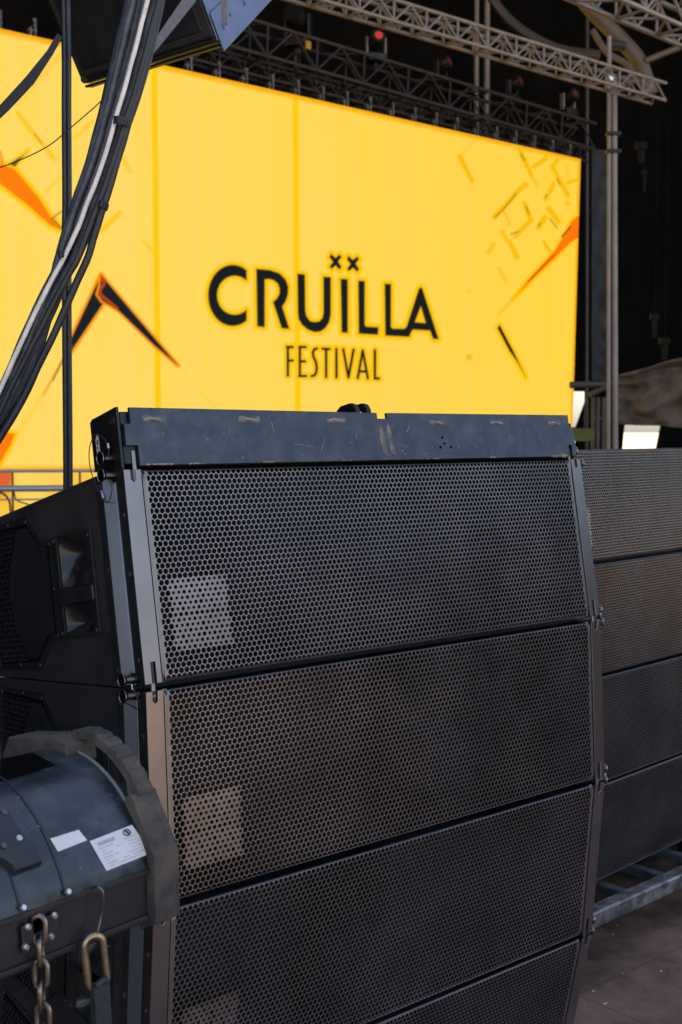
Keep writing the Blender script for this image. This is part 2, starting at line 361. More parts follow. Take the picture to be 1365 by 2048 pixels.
for a_, b_ in (((790,700),(845,770)),((480,820),(540,800)),((600,600),(622,660)),((360,685),(415,632)),((420,628),(525,500)),((560,190),(590,240)),((845,385),(870,430)),((750,530),(765,515)),((700,755),(715,730))): line(z6([a_, b_]), 2.2, plin((110,72,0)), .8, 1.6)
poly(z6([(1040,650),(960,720),(900,830),(830,950),(640,1160),(500,1330),(700,1130),(960,880),(1010,850),(1045,900)]), plin((255,120,0)), 6)
line(z6([(820,985),(620,1190)]), 3, plin((215,70,0)), .9, 2.5); line(z6([(500,1330),(390,1450)]), 7, plin((255,190,20)), .7, 3)
line(z6([(950,765),(885,840)]), 3, DK, .9, 1.5); line(z6([(390,1450),(375,1500)]), 5, AMB, .4, 3)
poly(z6([(393,1535),(375,1560),(470,1740),(545,1850),(600,1950),(500,1740)]), plin((10,8,5)), 7)
C = np.clip(C, 0, 1)
idx = np.arange((NX+1)*(NY+1)).reshape(NY+1, NX+1)
quads = np.stack([idx[1:, :-1], idx[1:, 1:], idx[:-1, 1:], idx[:-1, :-1]], -1).reshape(-1, 4)
me = bpy.data.meshes.new('display')
me.vertices.add(pos.shape[0]*pos.shape[1]); me.vertices.foreach_set('co', pos.reshape(-1).astype(np.float32))
me.loops.add(quads.size); me.loops.foreach_set('vertex_index', quads.reshape(-1).astype(np.int32))
me.polygons.add(len(quads)); me.polygons.foreach_set('loop_start', np.arange(0, quads.size, 4, dtype=np.int32))
me.update(calc_edges=True)
at = me.color_attributes.new('picture', 'FLOAT_COLOR', 'POINT')
at.data.foreach_set('color', np.concatenate([C.reshape(-1, 3), np.ones((C.size//3, 1))], 1).reshape(-1).astype(np.float32))
dmat = bpy.data.materials.new('led_picture'); dmat.use_nodes = True; t = dmat.node_tree; b = t.nodes['Principled BSDF']
an = t.nodes.new('ShaderNodeAttribute'); an.attribute_name = 'picture'; b.inputs['Base Color'].default_value = (.006, .006, .006, 1)
t.links.new(an.outputs['Color'], b.inputs['Emission Color']); b.inputs['Emission Strength'].default_value = 1.0/2**EXPO*1.005; b.inputs['Roughness'].default_value = 1; b.inputs['Specular IOR Level'].default_value = 0
me.materials.append(dmat); disp = bpy.data.objects.new('display', me); COL.objects.link(disp); disp.parent = screen
screen.location = (0, 0, 0)
fr = MB(); fr.obox(SO+su*-14.2-swn*.02-ZV*SH, su*13.97, -swn*.18, ZV*SH); fr.build('cabinet_wall', M['black'], screen)
k = 0
for i in range(26):                                            # hanging clamps along the top edge
    s_ = -.35-i*.52; q = SO+su*s_; m_ = MB()
    m_.obox(q-swn*.03, su*.03, -swn*.1, ZV*.13); m_.obox(q+su*.07-swn*.03, su*.03, -swn*.1, ZV*.19); m_.obox(q+su*-.02-swn*.05+ZV*.08, su*.14, -swn*.05, ZV*.03); m_.tube([q+su*.10-swn*.05+ZV*.18, q+su*.08-swn*.05+ZV*.26], [.02,.035], 8)
    m_.build('rigging_clamp', M['clampm'], screen)
# lower LED band and the rail before it
lb = MB(); q = SO+su*-14.2-ZV*(SH-.02)+swn*.12
lb.obox(q-ZV*1.27, su*8.4, -swn*.10, ZV*1.24)
lmat = bpy.data.materials.new('led_band_picture'); lmat.use_nodes = True; t = lmat.node_tree; b = t.nodes['Principled BSDF']
tc = t.nodes.new('ShaderNodeTexCoord'); vo = t.nodes.new('ShaderNodeTexNoise'); vo.inputs['Scale'].default_value = 1.6; vo.inputs['Detail'].default_value = 1
t.links.new(tc.outputs['Object'], vo.inputs['Vector']); cr = t.nodes.new('ShaderNodeValToRGB')
cr.color_ramp.elements[0].position = .33; cr.color_ramp.elements[0].color = (*plin((225,90,5)), 1)
e_ = cr.color_ramp.elements.new(.40); e_.color = (*plin((255,190,0)), 1); cr.color_ramp.elements[-1].position = .6; cr.color_ramp.elements[-1].color = (*plin((255,214,85)), 1)
t.links.new(vo.outputs['Fac'], cr.inputs['Fac']); t.links.new(cr.outputs[0], b.inputs['Emission Color']); b.inputs['Emission Strength'].default_value = 1/2**EXPO*.95; b.inputs['Base Color'].default_value = (.01,.01,.01,1)
tag(lb.build('led_band', lmat), 'low yellow and orange LED band under the big LED wall, behind the rails', 'led screen')
rail = empty('guard_rail', (0, 0, 0), 'grey tubular guard rail in front of the low LED band at far left', 'railing')
RY = 14.
for y0, y1, rr_ in ((943, 941, .018), (979, 975, .036), (1001, 997, .010)):
    m_ = MB(); m_.cyl(P(-260, y0, RY), P(330, y1, RY), rr_); m_.build('rail', M['barrier'], rail, True)
for px in (-240, -110, 25, 160, 300):
    m_ = MB(); m_.cyl(P(px, 941, RY+.02), Vector((P(px, 941, RY+.02).x, RY+.02, 0)), .012); m_.build('post', M['dpole'], rail, True)
m_ = MB()
m_.tube(crom([P(-40,985,RY), P(0,985,RY), P(18,1000,RY), P(22,1030,RY), P(24,1080,RY)]), .012); m_.tube(crom([P(28,982,RY), P(34,1000,RY), P(60,1010,RY)]), .008)
tag(m_.build('hanging_cable', M['cable2'], None, True), 'thin black cable looped under the grey guard rail', 'cable')

# ------------------------------------------------------------------ trusses, towers, lamps
def truss(name, a, b, up, w_, label, mt, cr_=.024, n=None, group=None, lace=.5):
    a, b = Vector(a), Vector(b); d = (b-a).normalized(); L = (b-a).length; up = (up-d*up.dot(d)).normalized(); sd_ = d.cross(up)
    root = empty(name, (0, 0, 0), label, 'truss', group)
    cs = [(-1,-1),(1,-1),(1,1),(-1,1)]
    off = [sd_*(x*w_/2)+up*(y*w_/2) for x, y in cs]
    for o_ in off: m_ = MB(); m_.cyl(a+o_, b+o_, cr_, n=8); m_.build('chord', mt, root, True)
    n = n or int(L/(w_*1.0)); m_ = MB()
    for i in range(n):
        p0 = a+d*(L*i/n); p1 = a+d*(L*(i+1)/n)
        for j in range(4):
            o1, o2 = off[j], off[(j+1) % 4]
            if i % 2: o1, o2 = o2, o1
            m_.cyl(p0+o1, p1+o2, cr_*lace, n=6)
            if i % 2 == 0: m_.cyl(p0+o1, p0+o2, cr_*lace, n=6)
    m_.build('lacing', mt, root, True); return root
truss('roof_truss', P(560,-38,13.0), P(1318,187,17.0), ZV, .225, 'long sand-grey square truss crossing the top of the picture above the LED wall', M['truss'], .021, lace=.6, n=26)
truss('roof_truss', P(1080,-88,9.0), P(1490,92,10.8), ZV, .27, 'second sand-grey truss cutting the top right corner', M['truss'], .019, lace=.6)
truss('lighting_truss', shit(300, 25, .7), shit(1172, 285, .7)+ZV*.08, ZV, .52, 'black lighting truss hanging just above the LED wall with moving heads on it', M['btruss'], .035)
truss('lighting_truss', shit(380, 106, 1.0), shit(1168, 318, 1.0)+ZV*.05, ZV, .25, 'slim black truss low behind the top edge of the LED wall', M['btruss'], .03)
def pole(name, pts, w_, Y, label, mt, group=None, tie=None):
    root = empty(name, (0, 0, 0), label, 'pole', group)
    for (a_, b_, r_) in pts:
        top = P(*a_, Y); bot = P(*b_, Y); m_ = MB(); m_.cyl(top, Vector((bot.x+(bot.x-top.x)*.0, Y, 0)), r_, n=14); m_.build('tube', mt, root, True)
    if tie:
        for (px, py) in tie:
            q = P(px, py, Y); m_ = MB(); m_.obox(q+Vector((-.09,-.06,-.025)), (.20,0,0), (0,.12,0), (0,0,.05)); m_.build('strap_band', M['black'], root, bevel=.01)
    return root
pole('tower_pole', [((1219,72),(1222,760),.028),((1229,150),(1235,880),.037)], 0, 17.2, 'twin pale tower pole right of the LED wall, with two black bands', M['pole'], tie=[(1226,268),(1226,303)])
pole('tower_pole', [((954,-20),(954,300),.05),((975,-20),(975,300),.06)], 0, 26.5, 'twin pale pole rising behind the middle of the LED wall top', M['pole'], tie=[(962,262),(962,276)])
pole('tower_pole', [((617,-20),(617,300),.05),((641,-20),(641,300),.075)], 0, 25, 'twin pole behind the LED wall, left of the red-lit lamp', M['pole'], tie=[(628,105)])
pole('tower_pole', [((591,-20),(591,300),.03)], 0, 23.9, 'single thin dark pole nearest the left LED panel seam', M['dpole'])
pole('tower_pole', [((1175,-20),(1175,840),.045)], 0, 28.5, 'dim brown pole between the LED wall edge and the twin tower pole', M['dpole'])
m_ = MB(); q = P(1218,159,16.8); 
for k in range(1): m_.tube([q+Vector((0,-.12,0)), q+Vector((0,-.16,0))], [.045,.045], 16)
tag(m_.build('work_light', M['glint']), 'small round white light where the truss meets the twin pole', 'lamp')
m_ = MB(); m_.tube(crom([P(1120,-70,20), P(1175,10,20), P(1235,72,20), P(1278,122,20), P(1302,190,20)]), .125, 10)
arch = tag(m_.build('roof_arch', M['beam'], None, True), 'curved brown roof arch beam at top right ending on the truss', 'beam')
m_ = MB(); m_.tube(crom([P(1185,60,19.6), P(1215,105,19.6), P(1255,130,19.6), P(1272,165,19.6)]), .05, 8); m_.build('lower_tube', M['beam'], arch, True)
m_ = MB(); m_.cyl(P(1290,122,19.9), P(1420,70,19.9), .05); tag(m_.build('roof_brace', M['beam'], None, True), 'thin brown brace running right from the roof arch', 'beam')
m_ = MB(); m_.tube(crom([P(960,-40,24), P(1010,30,24), P(1060,70,24), P(1120,98,24), P(1200,110,24)]), .09, 8); tag(m_.build('roof_arch', M['dpole'], None, True), 'dim dark arch beam high behind the long truss', 'beam')
m_ = MB(); m_.obox(P(1219,92,18), (.26,0,-.03), (0,.2,0), (0,0,.10)); tag(m_.build('junction_box', M['green'], bevel=.03), 'dark green box clamped under the roof arch', 'box')
def moving_head(px, py, Y, yaw, lens, label, s=1., mt=None):
    q = P(px, py, Y); root = empty('moving_head_lamp', q, label, 'stage light', 'moving head lamps on the lighting truss'); root.scale = (s, s, s); root.rotation_euler = (0, 0, yaw)
    m_ = MB(); m_.box(-.17,.17,-.15,.15,-.36,-.22); m_.box(-.05,.05,-.04,.04,-.46,-.36); m_.build('base', M['lamp'], root, bevel=.02)
    m_ = MB(); m_.box(-.19,-.15,-.06,.06,-.23,.08); m_.box(.15,.19,-.06,.06,-.23,.08); m_.box(-.19,.19,-.06,.06,-.26,-.22); m_.build('yoke', mt or M['truss'], root, bevel=.015)
    h0, h1 = Vector((0,-.20,.06)), Vector((0,.17,-.04)); m_ = MB(); m_.tube([h0, h0.lerp(h1,.25), h0.lerp(h1,.7), h1], [.13,.14,.12,.07], 16); m_.build('head', M['lamp'], root, True)
    m_ = MB(); m_.cyl(h0+Vector((0,-.012,.003)), h0+Vector((0,-.002,0)), .075, n=16); m_.build('lens', lens, root, True)
def tl(px): return shit(px, 200, .7).y
moving_head(752,84,tl(752),.25,M['red'],'moving head lamp glowing bright red, left of the others on the truss',1.0)
moving_head(881,132,tl(881),1.0,M['dimred'],'moving head lamp with dim red lens, second from the right-hand pole pair',.95,M['lamp'])
moving_head(1024,170,tl(1024),1.0,M['dimred'],'moving head lamp with dim red lens, just right of the middle pole pair',.95,M['lamp'])
moving_head(1136,197,tl(1136),.7,M['dimred'],'rightmost moving head lamp, red lens turned to the right',1.0)
moving_head(596,42,tl(596),-.3,M['lamp'],'unlit dark moving head lamp beside the thin pole',1.25,M['lamp'])
m_ = MB(); q = shit(614, 97, .2); m_.obox(q, su*.09, -swn*.05, ZV*.13); tag(m_.build('warning_tag', mat('yellow_tag',(.5,.27,.01),.6)), 'small yellow tag on the lighting truss beside the twin pole', 'tag')
# back drape with two torn-open gaps that show the daylight outside
BK = 2.6
def bq(px, py): return shit(px, py, BK)
x0, x1 = SO+su*-24-swn*BK, SO+su*16-swn*BK
outer = [Vector((x0.x,x0.y,-.2)), Vector((x1.x,x1.y,-.2)), Vector((x1.x,x1.y,13.3)), Vector((x0.x,x0.y,13.3))]
gap1 = [bq(1120,783), bq(1177,783), bq(1151,854), bq(1120,854)]; gap2 = [bq(1250,850), bq(1321,850), bq(1306,925), bq(1243,925)]
loc = lambda p: Vector(((p-x0).dot(su), p.z, 0))
rings = [[loc(p) for p in r_] for r_ in (outer, gap1, gap2)]
tris = geometry.tessellate_polygon(rings); allp = outer+gap1+gap2
m_ = MB(); m_.add(allp, [t_ for t_ in tris]); tag(m_.build('back_drape', M['drape']), 'vast black drape closing the stage behind the LED wall, two gaps in it', 'drape')
m_ = MB(); a_ = SO+su*10.8; m_.obox(Vector((a_.x,a_.y,-.2))-swn*2.6, swn*16, su*.05, ZV*13.4); tag(m_.build('side_drape', M['drape']), 'black drape closing the right side of the stage', 'drape')
m_ = MB(); q0, q1 = Vector((-2.2,.3,0)), Vector((-2.9,6.0,0)); wd_ = (q1-q0)  # unseen drape added to keep sky reflections off the cabinet sides
vs = []; nn_ = 90
for i in range(nn_+1):
    p_ = q0+wd_*(i/nn_)+Vector((.06*sin(i*1.1)+.03*sin(i*.37),0,0)); vs += [p_, p_+ZV*6.5]
m_.add(vs, [(2*i,2*i+2,2*i+3,2*i+1) for i in range(nn_)]); tag(m_.build('added_wing_drape', M['drape'], None, True), 'black wing drape added left of the picture to darken the speaker sides', 'drape')
m_ = MB(); m_.obox((4.7,.75,0), (.25,3.4,0), (.06,-.004,0), (0,0,2.25)); m_.obox((4.76,1.2,0), (.9,0,0), (0,.06,0), (0,0,.06)); m_.obox((4.76,3.6,0), (.9,0,0), (0,.06,0), (0,0,.06))  # unseen panel added so the right grille halves reflect black
tag(m_.build('reflection_blocker', M['drape']), 'black panel added on the deck right of the picture to darken grille reflections', 'reflection blocker')
def cloth(name, c00, c10, c11, c01, nx, ny, fn, mt, label, cat):
    m_ = MB(); vs = []
    nrm = (c10-c00).cross(c01-c00).normalized()
    for j in range(ny+1):
        for i in range(nx+1):
            u, v = i/nx, j/ny; p = (c00*(1-u)+c10*u)*(1-v)+(c01*(1-u)+c11*u)*v
            vs.append(p+nrm*fn(u, v))
    fs = [(j*(nx+1)+i, j*(nx+1)+i+1, (j+1)*(nx+1)+i+1, (j+1)*(nx+1)+i) for j in range(ny) for i in range(nx)]
    m_.add(vs, fs); return tag(m_.build(name, mt, None, True), label, cat)
Yc = 21.5
cloth('stage_curtain', P(1184,760,Yc), P(1222,762,Yc), P(1222,300,Yc), P(1184,300,Yc), 30, 140, lambda u, v: .035*sin(60*v+5*u+3*sin(7*v))*(1-.6*v)*u+.02*sin(23*v-8*u), M['cloth'], 'grey gathered curtain strip hanging left of the twin pole', 'curtain')
def tf(u, v): a = math.atan2(v-1.05, u+.12); return .05*sin(15*a+3.5*sin(4*u+3*v)+1.5*sin(9*v-5*u))*(1-.3*u)+.035*sin(11*u+8*v+2*sin(6*v))+.02*sin(23*v+3*sin(7*u))
cloth('draped_tarp', P(1238,848,19), P(1420,858,18), P(1420,700,18), P(1230,752,19), 70, 70, tf, M['tarp'], 'creased brown-grey tarpaulin sagging at far right above the right speaker stack', 'tarpaulin')
m_ = MB(); m_.cyl(P(1140,770,20.5), P(1222,768,20.5), .055); m_.cyl(P(1180,790,20.5), P(1222,768,20.5), .05)
tag(m_.build('cross_bar', M['dpole'], None, True), 'grey horizontal bar joining the twin pole beside the LED wall', 'bar')
m_ = MB(); m_.obox(P(1142,882,20), (.38,0,0), (0,.03,0), (0,0,.20)); tag(m_.build('banner', M['olive']), 'small dark olive banner low beside the LED wall edge', 'banner')
rack = empty('backstage_rack', (0,0,0), 'dim steel rack frame low behind the bar beside the LED wall', 'rack')
for px in (1187, 1197, 1209):
    m_ = MB(); q = P(px, 795, 22); m_.cyl(q, Vector((q.x, q.y, 0)), .035); m_.build('upright', M['dpole'], rack, True)
m_ = MB(); m_.cyl(P(1184,832,22), P(1212,840,22), .03); m_.build('shelf_bar', M['dpole'], rack, True)
for kf, (px, py, w_, h_) in enumerate(((1283,120*3-60,.16,.22),(1290,348,.06,.3),(1310,640,.12,.3),(1330,690,.15,.25))):
    m_ = MB(); q = P(px, py, 21.5); m_.cyl(q, q+Vector((0,0,-h_)), w_*.4, w_*.3, 8)
    m_.obox(q+Vector((-w_*.6,-.02,.02)), (w_*1.2,0,0), (0,.1,0), (0,0,w_*.7)); m_.cyl(q+Vector((0,0,.02)), q+Vector((0,0,4.5)), .002, n=6)
    tag(m_.build('hanging_fixture', M['dimf'], None, True), ['dim dark fixture highest in the black area right of the twin pole','slim dark fixture just under the highest one right of the twin pole','dark fixture above the tarpaulin, nearer the twin pole','dark fixture above the tarpaulin nearest the right edge'][kf], 'stage light', 'dim fixtures in the dark on the right')

# ------------------------------------------------------------------ line array speaker
W, H, DP, HW = 1.128, .34, .50, R(3.6)
FL = .034
def perf(x0, x1, z0, z1, p, rad, tx, nseg=12, wall=.0016, inside=None):
    """perforated sheet; rad(i,j,nx,nz,x,z)->hole radius (0 = solid cell); tx(x,z,d)->point"""
    rh = p*.8660254; nx = int((x1-x0)/p); nz = int((z1-z0-p*.3)/rh); ox = (x1-x0-nx*p)/2+p*.25; oz = (z1-z0-(nz-1)*rh)/2
    hexr = p/math.sqrt(3)
    ang = np.arange(12)*pi/6+pi/6; rr_ = np.where(np.arange(12) % 2 == 0, hexr, p/2)
    HX = np.stack([rr_*np.cos(ang), rr_*np.sin(ang)], 1); CX = np.stack([np.cos(ang), np.sin(ang)], 1)
    V, Fq, k = [], [], 0
    for j in range(nz):
        for i in range(-1, nx+1):
            cx = x0+ox+(i+.5*(j % 2))*p; cz = z0+oz+j*rh
            if inside and not inside(cx, cz): continue
            r_ = 0 if (i < 0 or i >= nx) else rad(i, j, nx, nz, cx, cz)
            hx = HX+(cx, cz); hx[:, 0] = np.clip(hx[:, 0], x0, x1)
            if r_ <= 0:
                V.append(np.concatenate([hx, np.zeros((12, 1))], 1)); Fq.append(('p', k)); k += 12
            else:
                c_ = CX*r_+(cx, cz)
                V.append(np.concatenate([hx, np.zeros((12, 1))], 1)); V.append(np.concatenate([c_, np.zeros((12, 1))], 1)); V.append(np.concatenate([c_, np.full((12, 1), wall)], 1))
                Fq.append(('h', k)); k += 36
    V = np.concatenate(V); pts = tx(V[:, 0], V[:, 1], V[:, 2]); fs = []
    for kind, k0 in Fq:
        if kind == 'p': fs.append(tuple(range(k0, k0+12)))
        else:
            for a in range(12):
                b_ = (a+1) % 12
                fs.append((k0+a, k0+b_, k0+12+b_, k0+12+a)); fs.append((k0+12+a, k0+12+b_, k0+24+b_, k0+24+a))
    m_ = MB(); m_.v = [tuple(q) for q in pts.tolist()]; m_.f = fs; return m_
def ztop(y): return H-y*math.tan(HW)
def zbot(y): return y*math.tan(HW)
def prof(xs, y0, y1):       # trapezoid side slab helper
    return [(xs,y0,zbot(y0)+.001),(xs,y1,zbot(y1)+.001),(xs,y1,ztop(y1)-.001),(xs,y0,ztop(y0)-.001)]
def pin_cup(c, dx, par):
    h_ = MB(); h_.tube([c, c+dx*.003, c+dx*.0052, c+dx*.0050, c+dx*.0012], [.0085,.0102,.0109,.0100,.0060], 24); ph = h_.build('pin_head', M['pinbody'], par, True)
    h_ = MB(); rg_ = [c+dx*.0052+(dx.orthogonal().normalized()*cos(2*pi*k/24)+dx.cross(dx.orthogonal().normalized())*sin(2*pi*k/24))*.0106 for k in range(24)]
    h_.tube(rg_, .00055, 6, closed=True); h_.build('rim', M['steel'], ph, True)
    h_ = MB(); h_.tube([c+dx*.0012, c+dx*.0042, c+dx*.0050], [.0026,.0025,.0012], 12); h_.build('button', M['steel'], ph, True)
def holed(outer, hole, x0, x1):     # vertical plate in the plane x = const with one opening; points are (y, z)
    o_ = [Vector((0,y,z)) for y, z in outer]; h_ = [Vector((0,y,z)) for y, z in hole]
    tr = geometry.tessellate_polygon([[Vector((p.y,p.z,0)) for p in o_], [Vector((p.y,p.z,0)) for p in h_]]); al = o_+h_; n = len(al); m_ = MB()
    vs = [Vector((x0,p.y,p.z)) for p in al]+[Vector((x1,p.y,p.z)) for p in al]; fs = []
    for t_ in tr: fs.append(tuple(t_)); fs.append(tuple(i+n for i in t_[::-1]))
    no = len(o_)
    for a, b_ in [(i, (i+1) % no) for i in range(no)]+[(no+(i+1) % len(h_), no+i) for i in range(len(h_))]: fs.append((a, b_, b_+n, a+n))
    m_.add(vs, fs); return m_
def make_speaker(label, group):
    root = empty('line_array_speaker', (0,0,0), label, 'speaker', group)
    # cabinet: body behind the baffle with bulging side channels
    m_ = MB(); m_.prism([(a,b_,c-.0045 if c < .17 else c+.0045) for a,b_,c in prof(.040, .068, DP)], (W-.080, 0, 0)); cbn = m_.build('cabinet', M['cabinet'], root)
    for xa, xb in ((-.010, .0395), (W+.010, W-.0395)):
        m_ = holed([(q_[1], q_[2]-.0042 if q_[2] < .17 else q_[2]+.0042) for q_ in prof(0, .068, DP)], [(.115,.091),(.211,.091),(.211,.253),(.115,.253)], xa, xb); ck = m_.build('cheek_panel', M['cabinet'], cbn, bevel=.0025)
        bm_ = __import__('bmesh').new(); bm_.from_mesh(ck.data); __import__('bmesh').ops.recalc_face_normals(bm_, faces=bm_.faces); bm_.to_mesh(ck.data); bm_.free()
    for sx in (0, 1):
        X = (lambda x: x) if not sx else (lambda x: W-x)
        sgn = 1 if not sx else -1
        # rigging strip beside the side wall: dark lip, bright chamfered rail, dark lip
        m_ = MB(); y0, y1 = .047, .0675
        m_.prism([(X(-.0125),y0,zbot(y0)+.001),(X(-.0125),y1,zbot(y1)+.001),(X(-.0125),y1,ztop(y1)-.001),(X(-.0125),y0,ztop(y0)-.001)], (sgn*.03,0,0))
        m_.build('side_strip', M['plastic'], root, bevel=.0012)
        m_ = MB(); a_ = (X(-.0135),.0465); b_ = (X(-.0008),.0262)
        m_.prism([(a_[0],a_[1],.003),(b_[0],b_[1],.002),(X(.02),b_[1],.002),(X(.02),a_[1],.003)], (0,0,H-.006)); m_.build('rigging_rail', M['rail'], root, bevel=.0015)
        m_ = MB(); m_.prism([(X(.0008),.0258,.002),(X(.0008),.002,.002),(X(.02),.002,.002),(X(.02),.0258,.002)], (0,0,H-.004)); m_.build('inner_strip', M['plastic'], root)
        # front flange with slots for the links
        pts = [(0,0),(.013,0),(.013,.034),(.022,.034),(.022,0),(FL-.0028,0),(FL-.0028,H),(.021,H),(.021,H-.016),(.0165,H-.020),(.012,H-.016),(.012,H),(0,H)]
        m_ = MB(); m_.prism([(X(x),-.0015,.0015+z*(H-.003)/H) for x, z in pts], (0,.0032,0)); m_.build('front_flange', M['flange'], root, bevel=.0009)
        m_ = MB(); m_.obox((X(.0135),.003,-.020), (sgn*.0075,0,0), (0,.006,0), (0,0,.044)); m_.build('link_plate', M['flange'], root, bevel=.002)
        for z in (.013, .333):
            pr = MB(); c0 = Vector((X(-.002),.022,z)); dx = Vector((-sgn,0,0))
            pr.tube([c0, c0+dx*.004], [.0085,.0085], 20); pr.tube([c0+dx*.004, c0+dx*.020, c0+dx*.0205], [.0068,.0066,.0085], 20)
            po = pr.build('locking_pin', M['pinbody'], root, True)
            pin_cup(c0+dx*.0205, dx, po)
        lw = MB(); c0 = Vector((X(-.015),.020,.013)); c1 = Vector((X(-.006),.034,-.030))
        lw.tube(crom([c0, c0+Vector((-sgn*.002,-.012,-.012)), Vector((X(-.010),.004,-.028)), c1+Vector((0,-.008,-.004)), c1, Vector((X(-.012),.044,-.024))]), .0008, 6); lw.build('lanyard', M['wire'], root, True)
        ls = MB(); ls.cyl(c0+Vector((-sgn*.002,-.010,-.008)), c0+Vector((-sgn*.002,-.011,-.016)), .0018, n=8); ls.build('ferrule', M['ferrule'], root, True)
        for y_, z_ in ((.057,.318),(.057,.185),(.057,.026)): screw(root, X(-.0125), y_, z_, sgn, .0055)
        for y_, z_ in ((.012,.268),(.012,.175),(.012,.040)): screw(root, X(.0008), y_, z_, sgn, .0042)
    # baffle & foam behind the grille
    m_ = MB(); m_.box(.03, W-.03, .012, .0615, .008, H-.008); m_.build('baffle', M['foam'], root)
    # front grille, rolled over at top and bottom
    rb = .008; zc0, zc1 = .0015+rb, H-.0015-rb; EXT = rb*pi/2
    def tx(x, z, d):
        out = np.stack([x, d*1.0, z], 1)
        hi = z > zc1; th = np.clip((z-zc1)/rb, 0, pi/2); r2 = rb-d
        out[hi, 1] = (rb-r2*np.cos(th))[hi]; out[hi, 2] = (zc1+r2*np.sin(th))[hi]
        lo = z < zc0; th = np.clip((zc0-z)/rb, 0, pi/2)
        out[lo, 1] = (rb-r2*np.cos(th))[lo]; out[lo, 2] = (zc0-r2*np.sin(th))[lo]
        return out
    def rad(i, j, nx, nz, x, z):
        if 2 <= i <= 12 and 5 <= j <= 17:
            ii, jj = i-2, j-5
            if jj == 6 and ii % 3: return .0036
            if ii == 5 and jj % 2 == 0: return .0036
            if (ii, jj) in ((0,0),(10,12),(0,7),(9,1)): return .0036
            return .0028+.0005*((ii+jj) % 3 == 0)
        return .0046
    zf0, zf1 = zc0-EXT*.92, zc1+EXT*.92
    g_ = perf(FL+.004, W-FL-.004, zf0, zf1, .01015, rad, tx)
    go = g_.build('front_grille', M['grille'], root)
    # solid margins of the grille sheet (half a millimetre behind the holes' sheet)
    m_ = MB()
    for xa, xb in ((FL, FL+.0085), (W-FL-.0085, W-FL)):
        zz = np.linspace(zf0, zf1, 25); xs_ = np.array([xa, xb]); gx, gz = np.meshgrid(xs_, zz); q_ = tx(gx.ravel(), gz.ravel(), np.full(gx.size, .0003))
        m_.add(q_.tolist(), [(2*a, 2*a+1, 2*a+3, 2*a+2) for a in range(24)])
    for za, zb in ((zf0-.0015, zf0+.006), (zf1-.006, zf1+.0015)):
        zz = np.linspace(za, zb, 5); gx, gz = np.meshgrid(np.array([FL, W-FL]), zz); q_ = tx(gx.ravel(), gz.ravel(), np.full(gx.size, .0022))
        m_.add(q_.tolist(), [(2*a, 2*a+1, 2*a+3, 2*a+2) for a in range(4)])
    m_.build('grille_border', M['grille'], root, True)
    # side furniture on both cheeks
    for sx in (0, 1):
        X = (lambda x: x) if not sx else (lambda x: W-x); sgn = 1 if not sx else -1; xw = -.0105
        pp = [(.318,.303),(.268,.258),(.236,.255),(.236,.085),(.268,.080),(.315,.034),(.470,.040),(.482,.052),(.482,.288),(.470,.299)]
        m_ = MB(); m_.prism([(X(xw),y,z) for y, z in pp], (-sgn*.0012,0,0)); fo = m_.build('side_grille_frame', M['plastic'], root, bevel=.0006)
        m_ = MB(); m_.prism([(X(xw-.0013),y,z) for y, z in [(.322,.290),(.276,.248),(.247,.244),(.247,.096),(.275,.092),(.322,.050),(.472,.050),(.472,.290)]], (-sgn*.0004,0,0)); m_.build('side_foam', M['hole'], fo)
        def ins(y, z):
            if z > .17: top = .288 if y > .325 else .240+(y-.27)*.9
            else: top = 0
            if not (.248 < y < .472): return False
            lim = .283 if y > .318 else (.243 if y < .272 else .243+(y-.272)*.87)
            lo_ = .055 if y > .318 else (.097 if y < .272 else .097-(y-.272)*.9)
            return lo_ < z < lim
        big = lambda y, z: y > .405-.060*abs((z-.17)/.13)**1.5
        tx2 = lambda x, z, d: np.stack([np.full_like(x, 0)+X(0)+sgn*(xw-.0042+d), x, z], 1)
        g1 = perf(.24, .48, .05, .29, .0056, lambda i, j, nx, nz, x, z: .0022, tx2, inside=lambda y, z: ins(y, z) and not big(y, z), wall=.0013)
        g1.build('side_grille', M['side'], root)
        g2 = perf(.30, .48, .05, .29, .0112, lambda i, j, nx, nz, x, z: .0050, tx2, inside=lambda y, z: ins(y, z) and big(y, z), wall=.0013)
        g2.build('side_grille', M['side'], root)
        # recessed grip pocket: frame, cross bar, curved shell
        m_ = MB(); y0, y1, z0, z1 = .096, .230, .086, .258; xo = X(xw)
        for (ya, yb, za, zb) in ((y0,y0+.018,z0,z1),(y1-.018,y1,z0,z1),(y0+.018,y1-.018,z0,z0+.004),(y0+.018,y1-.018,z1-.004,z1)):
            m_.obox((xo,ya,za), (-sgn*.0045,0,0), (0,yb-ya,0), (0,0,zb-za))
        ho = m_.build('grip_pocket', M['plastic'], root, bevel=.0008)
        m_ = MB(); m_.obox((xo-sgn*.0035,y0+.003,.142), (-sgn*.006,0,0), (0,y1-y0-.006,0), (0,0,.026)); m_.build('grip_bar', M['plastic'], ho, bevel=.003)
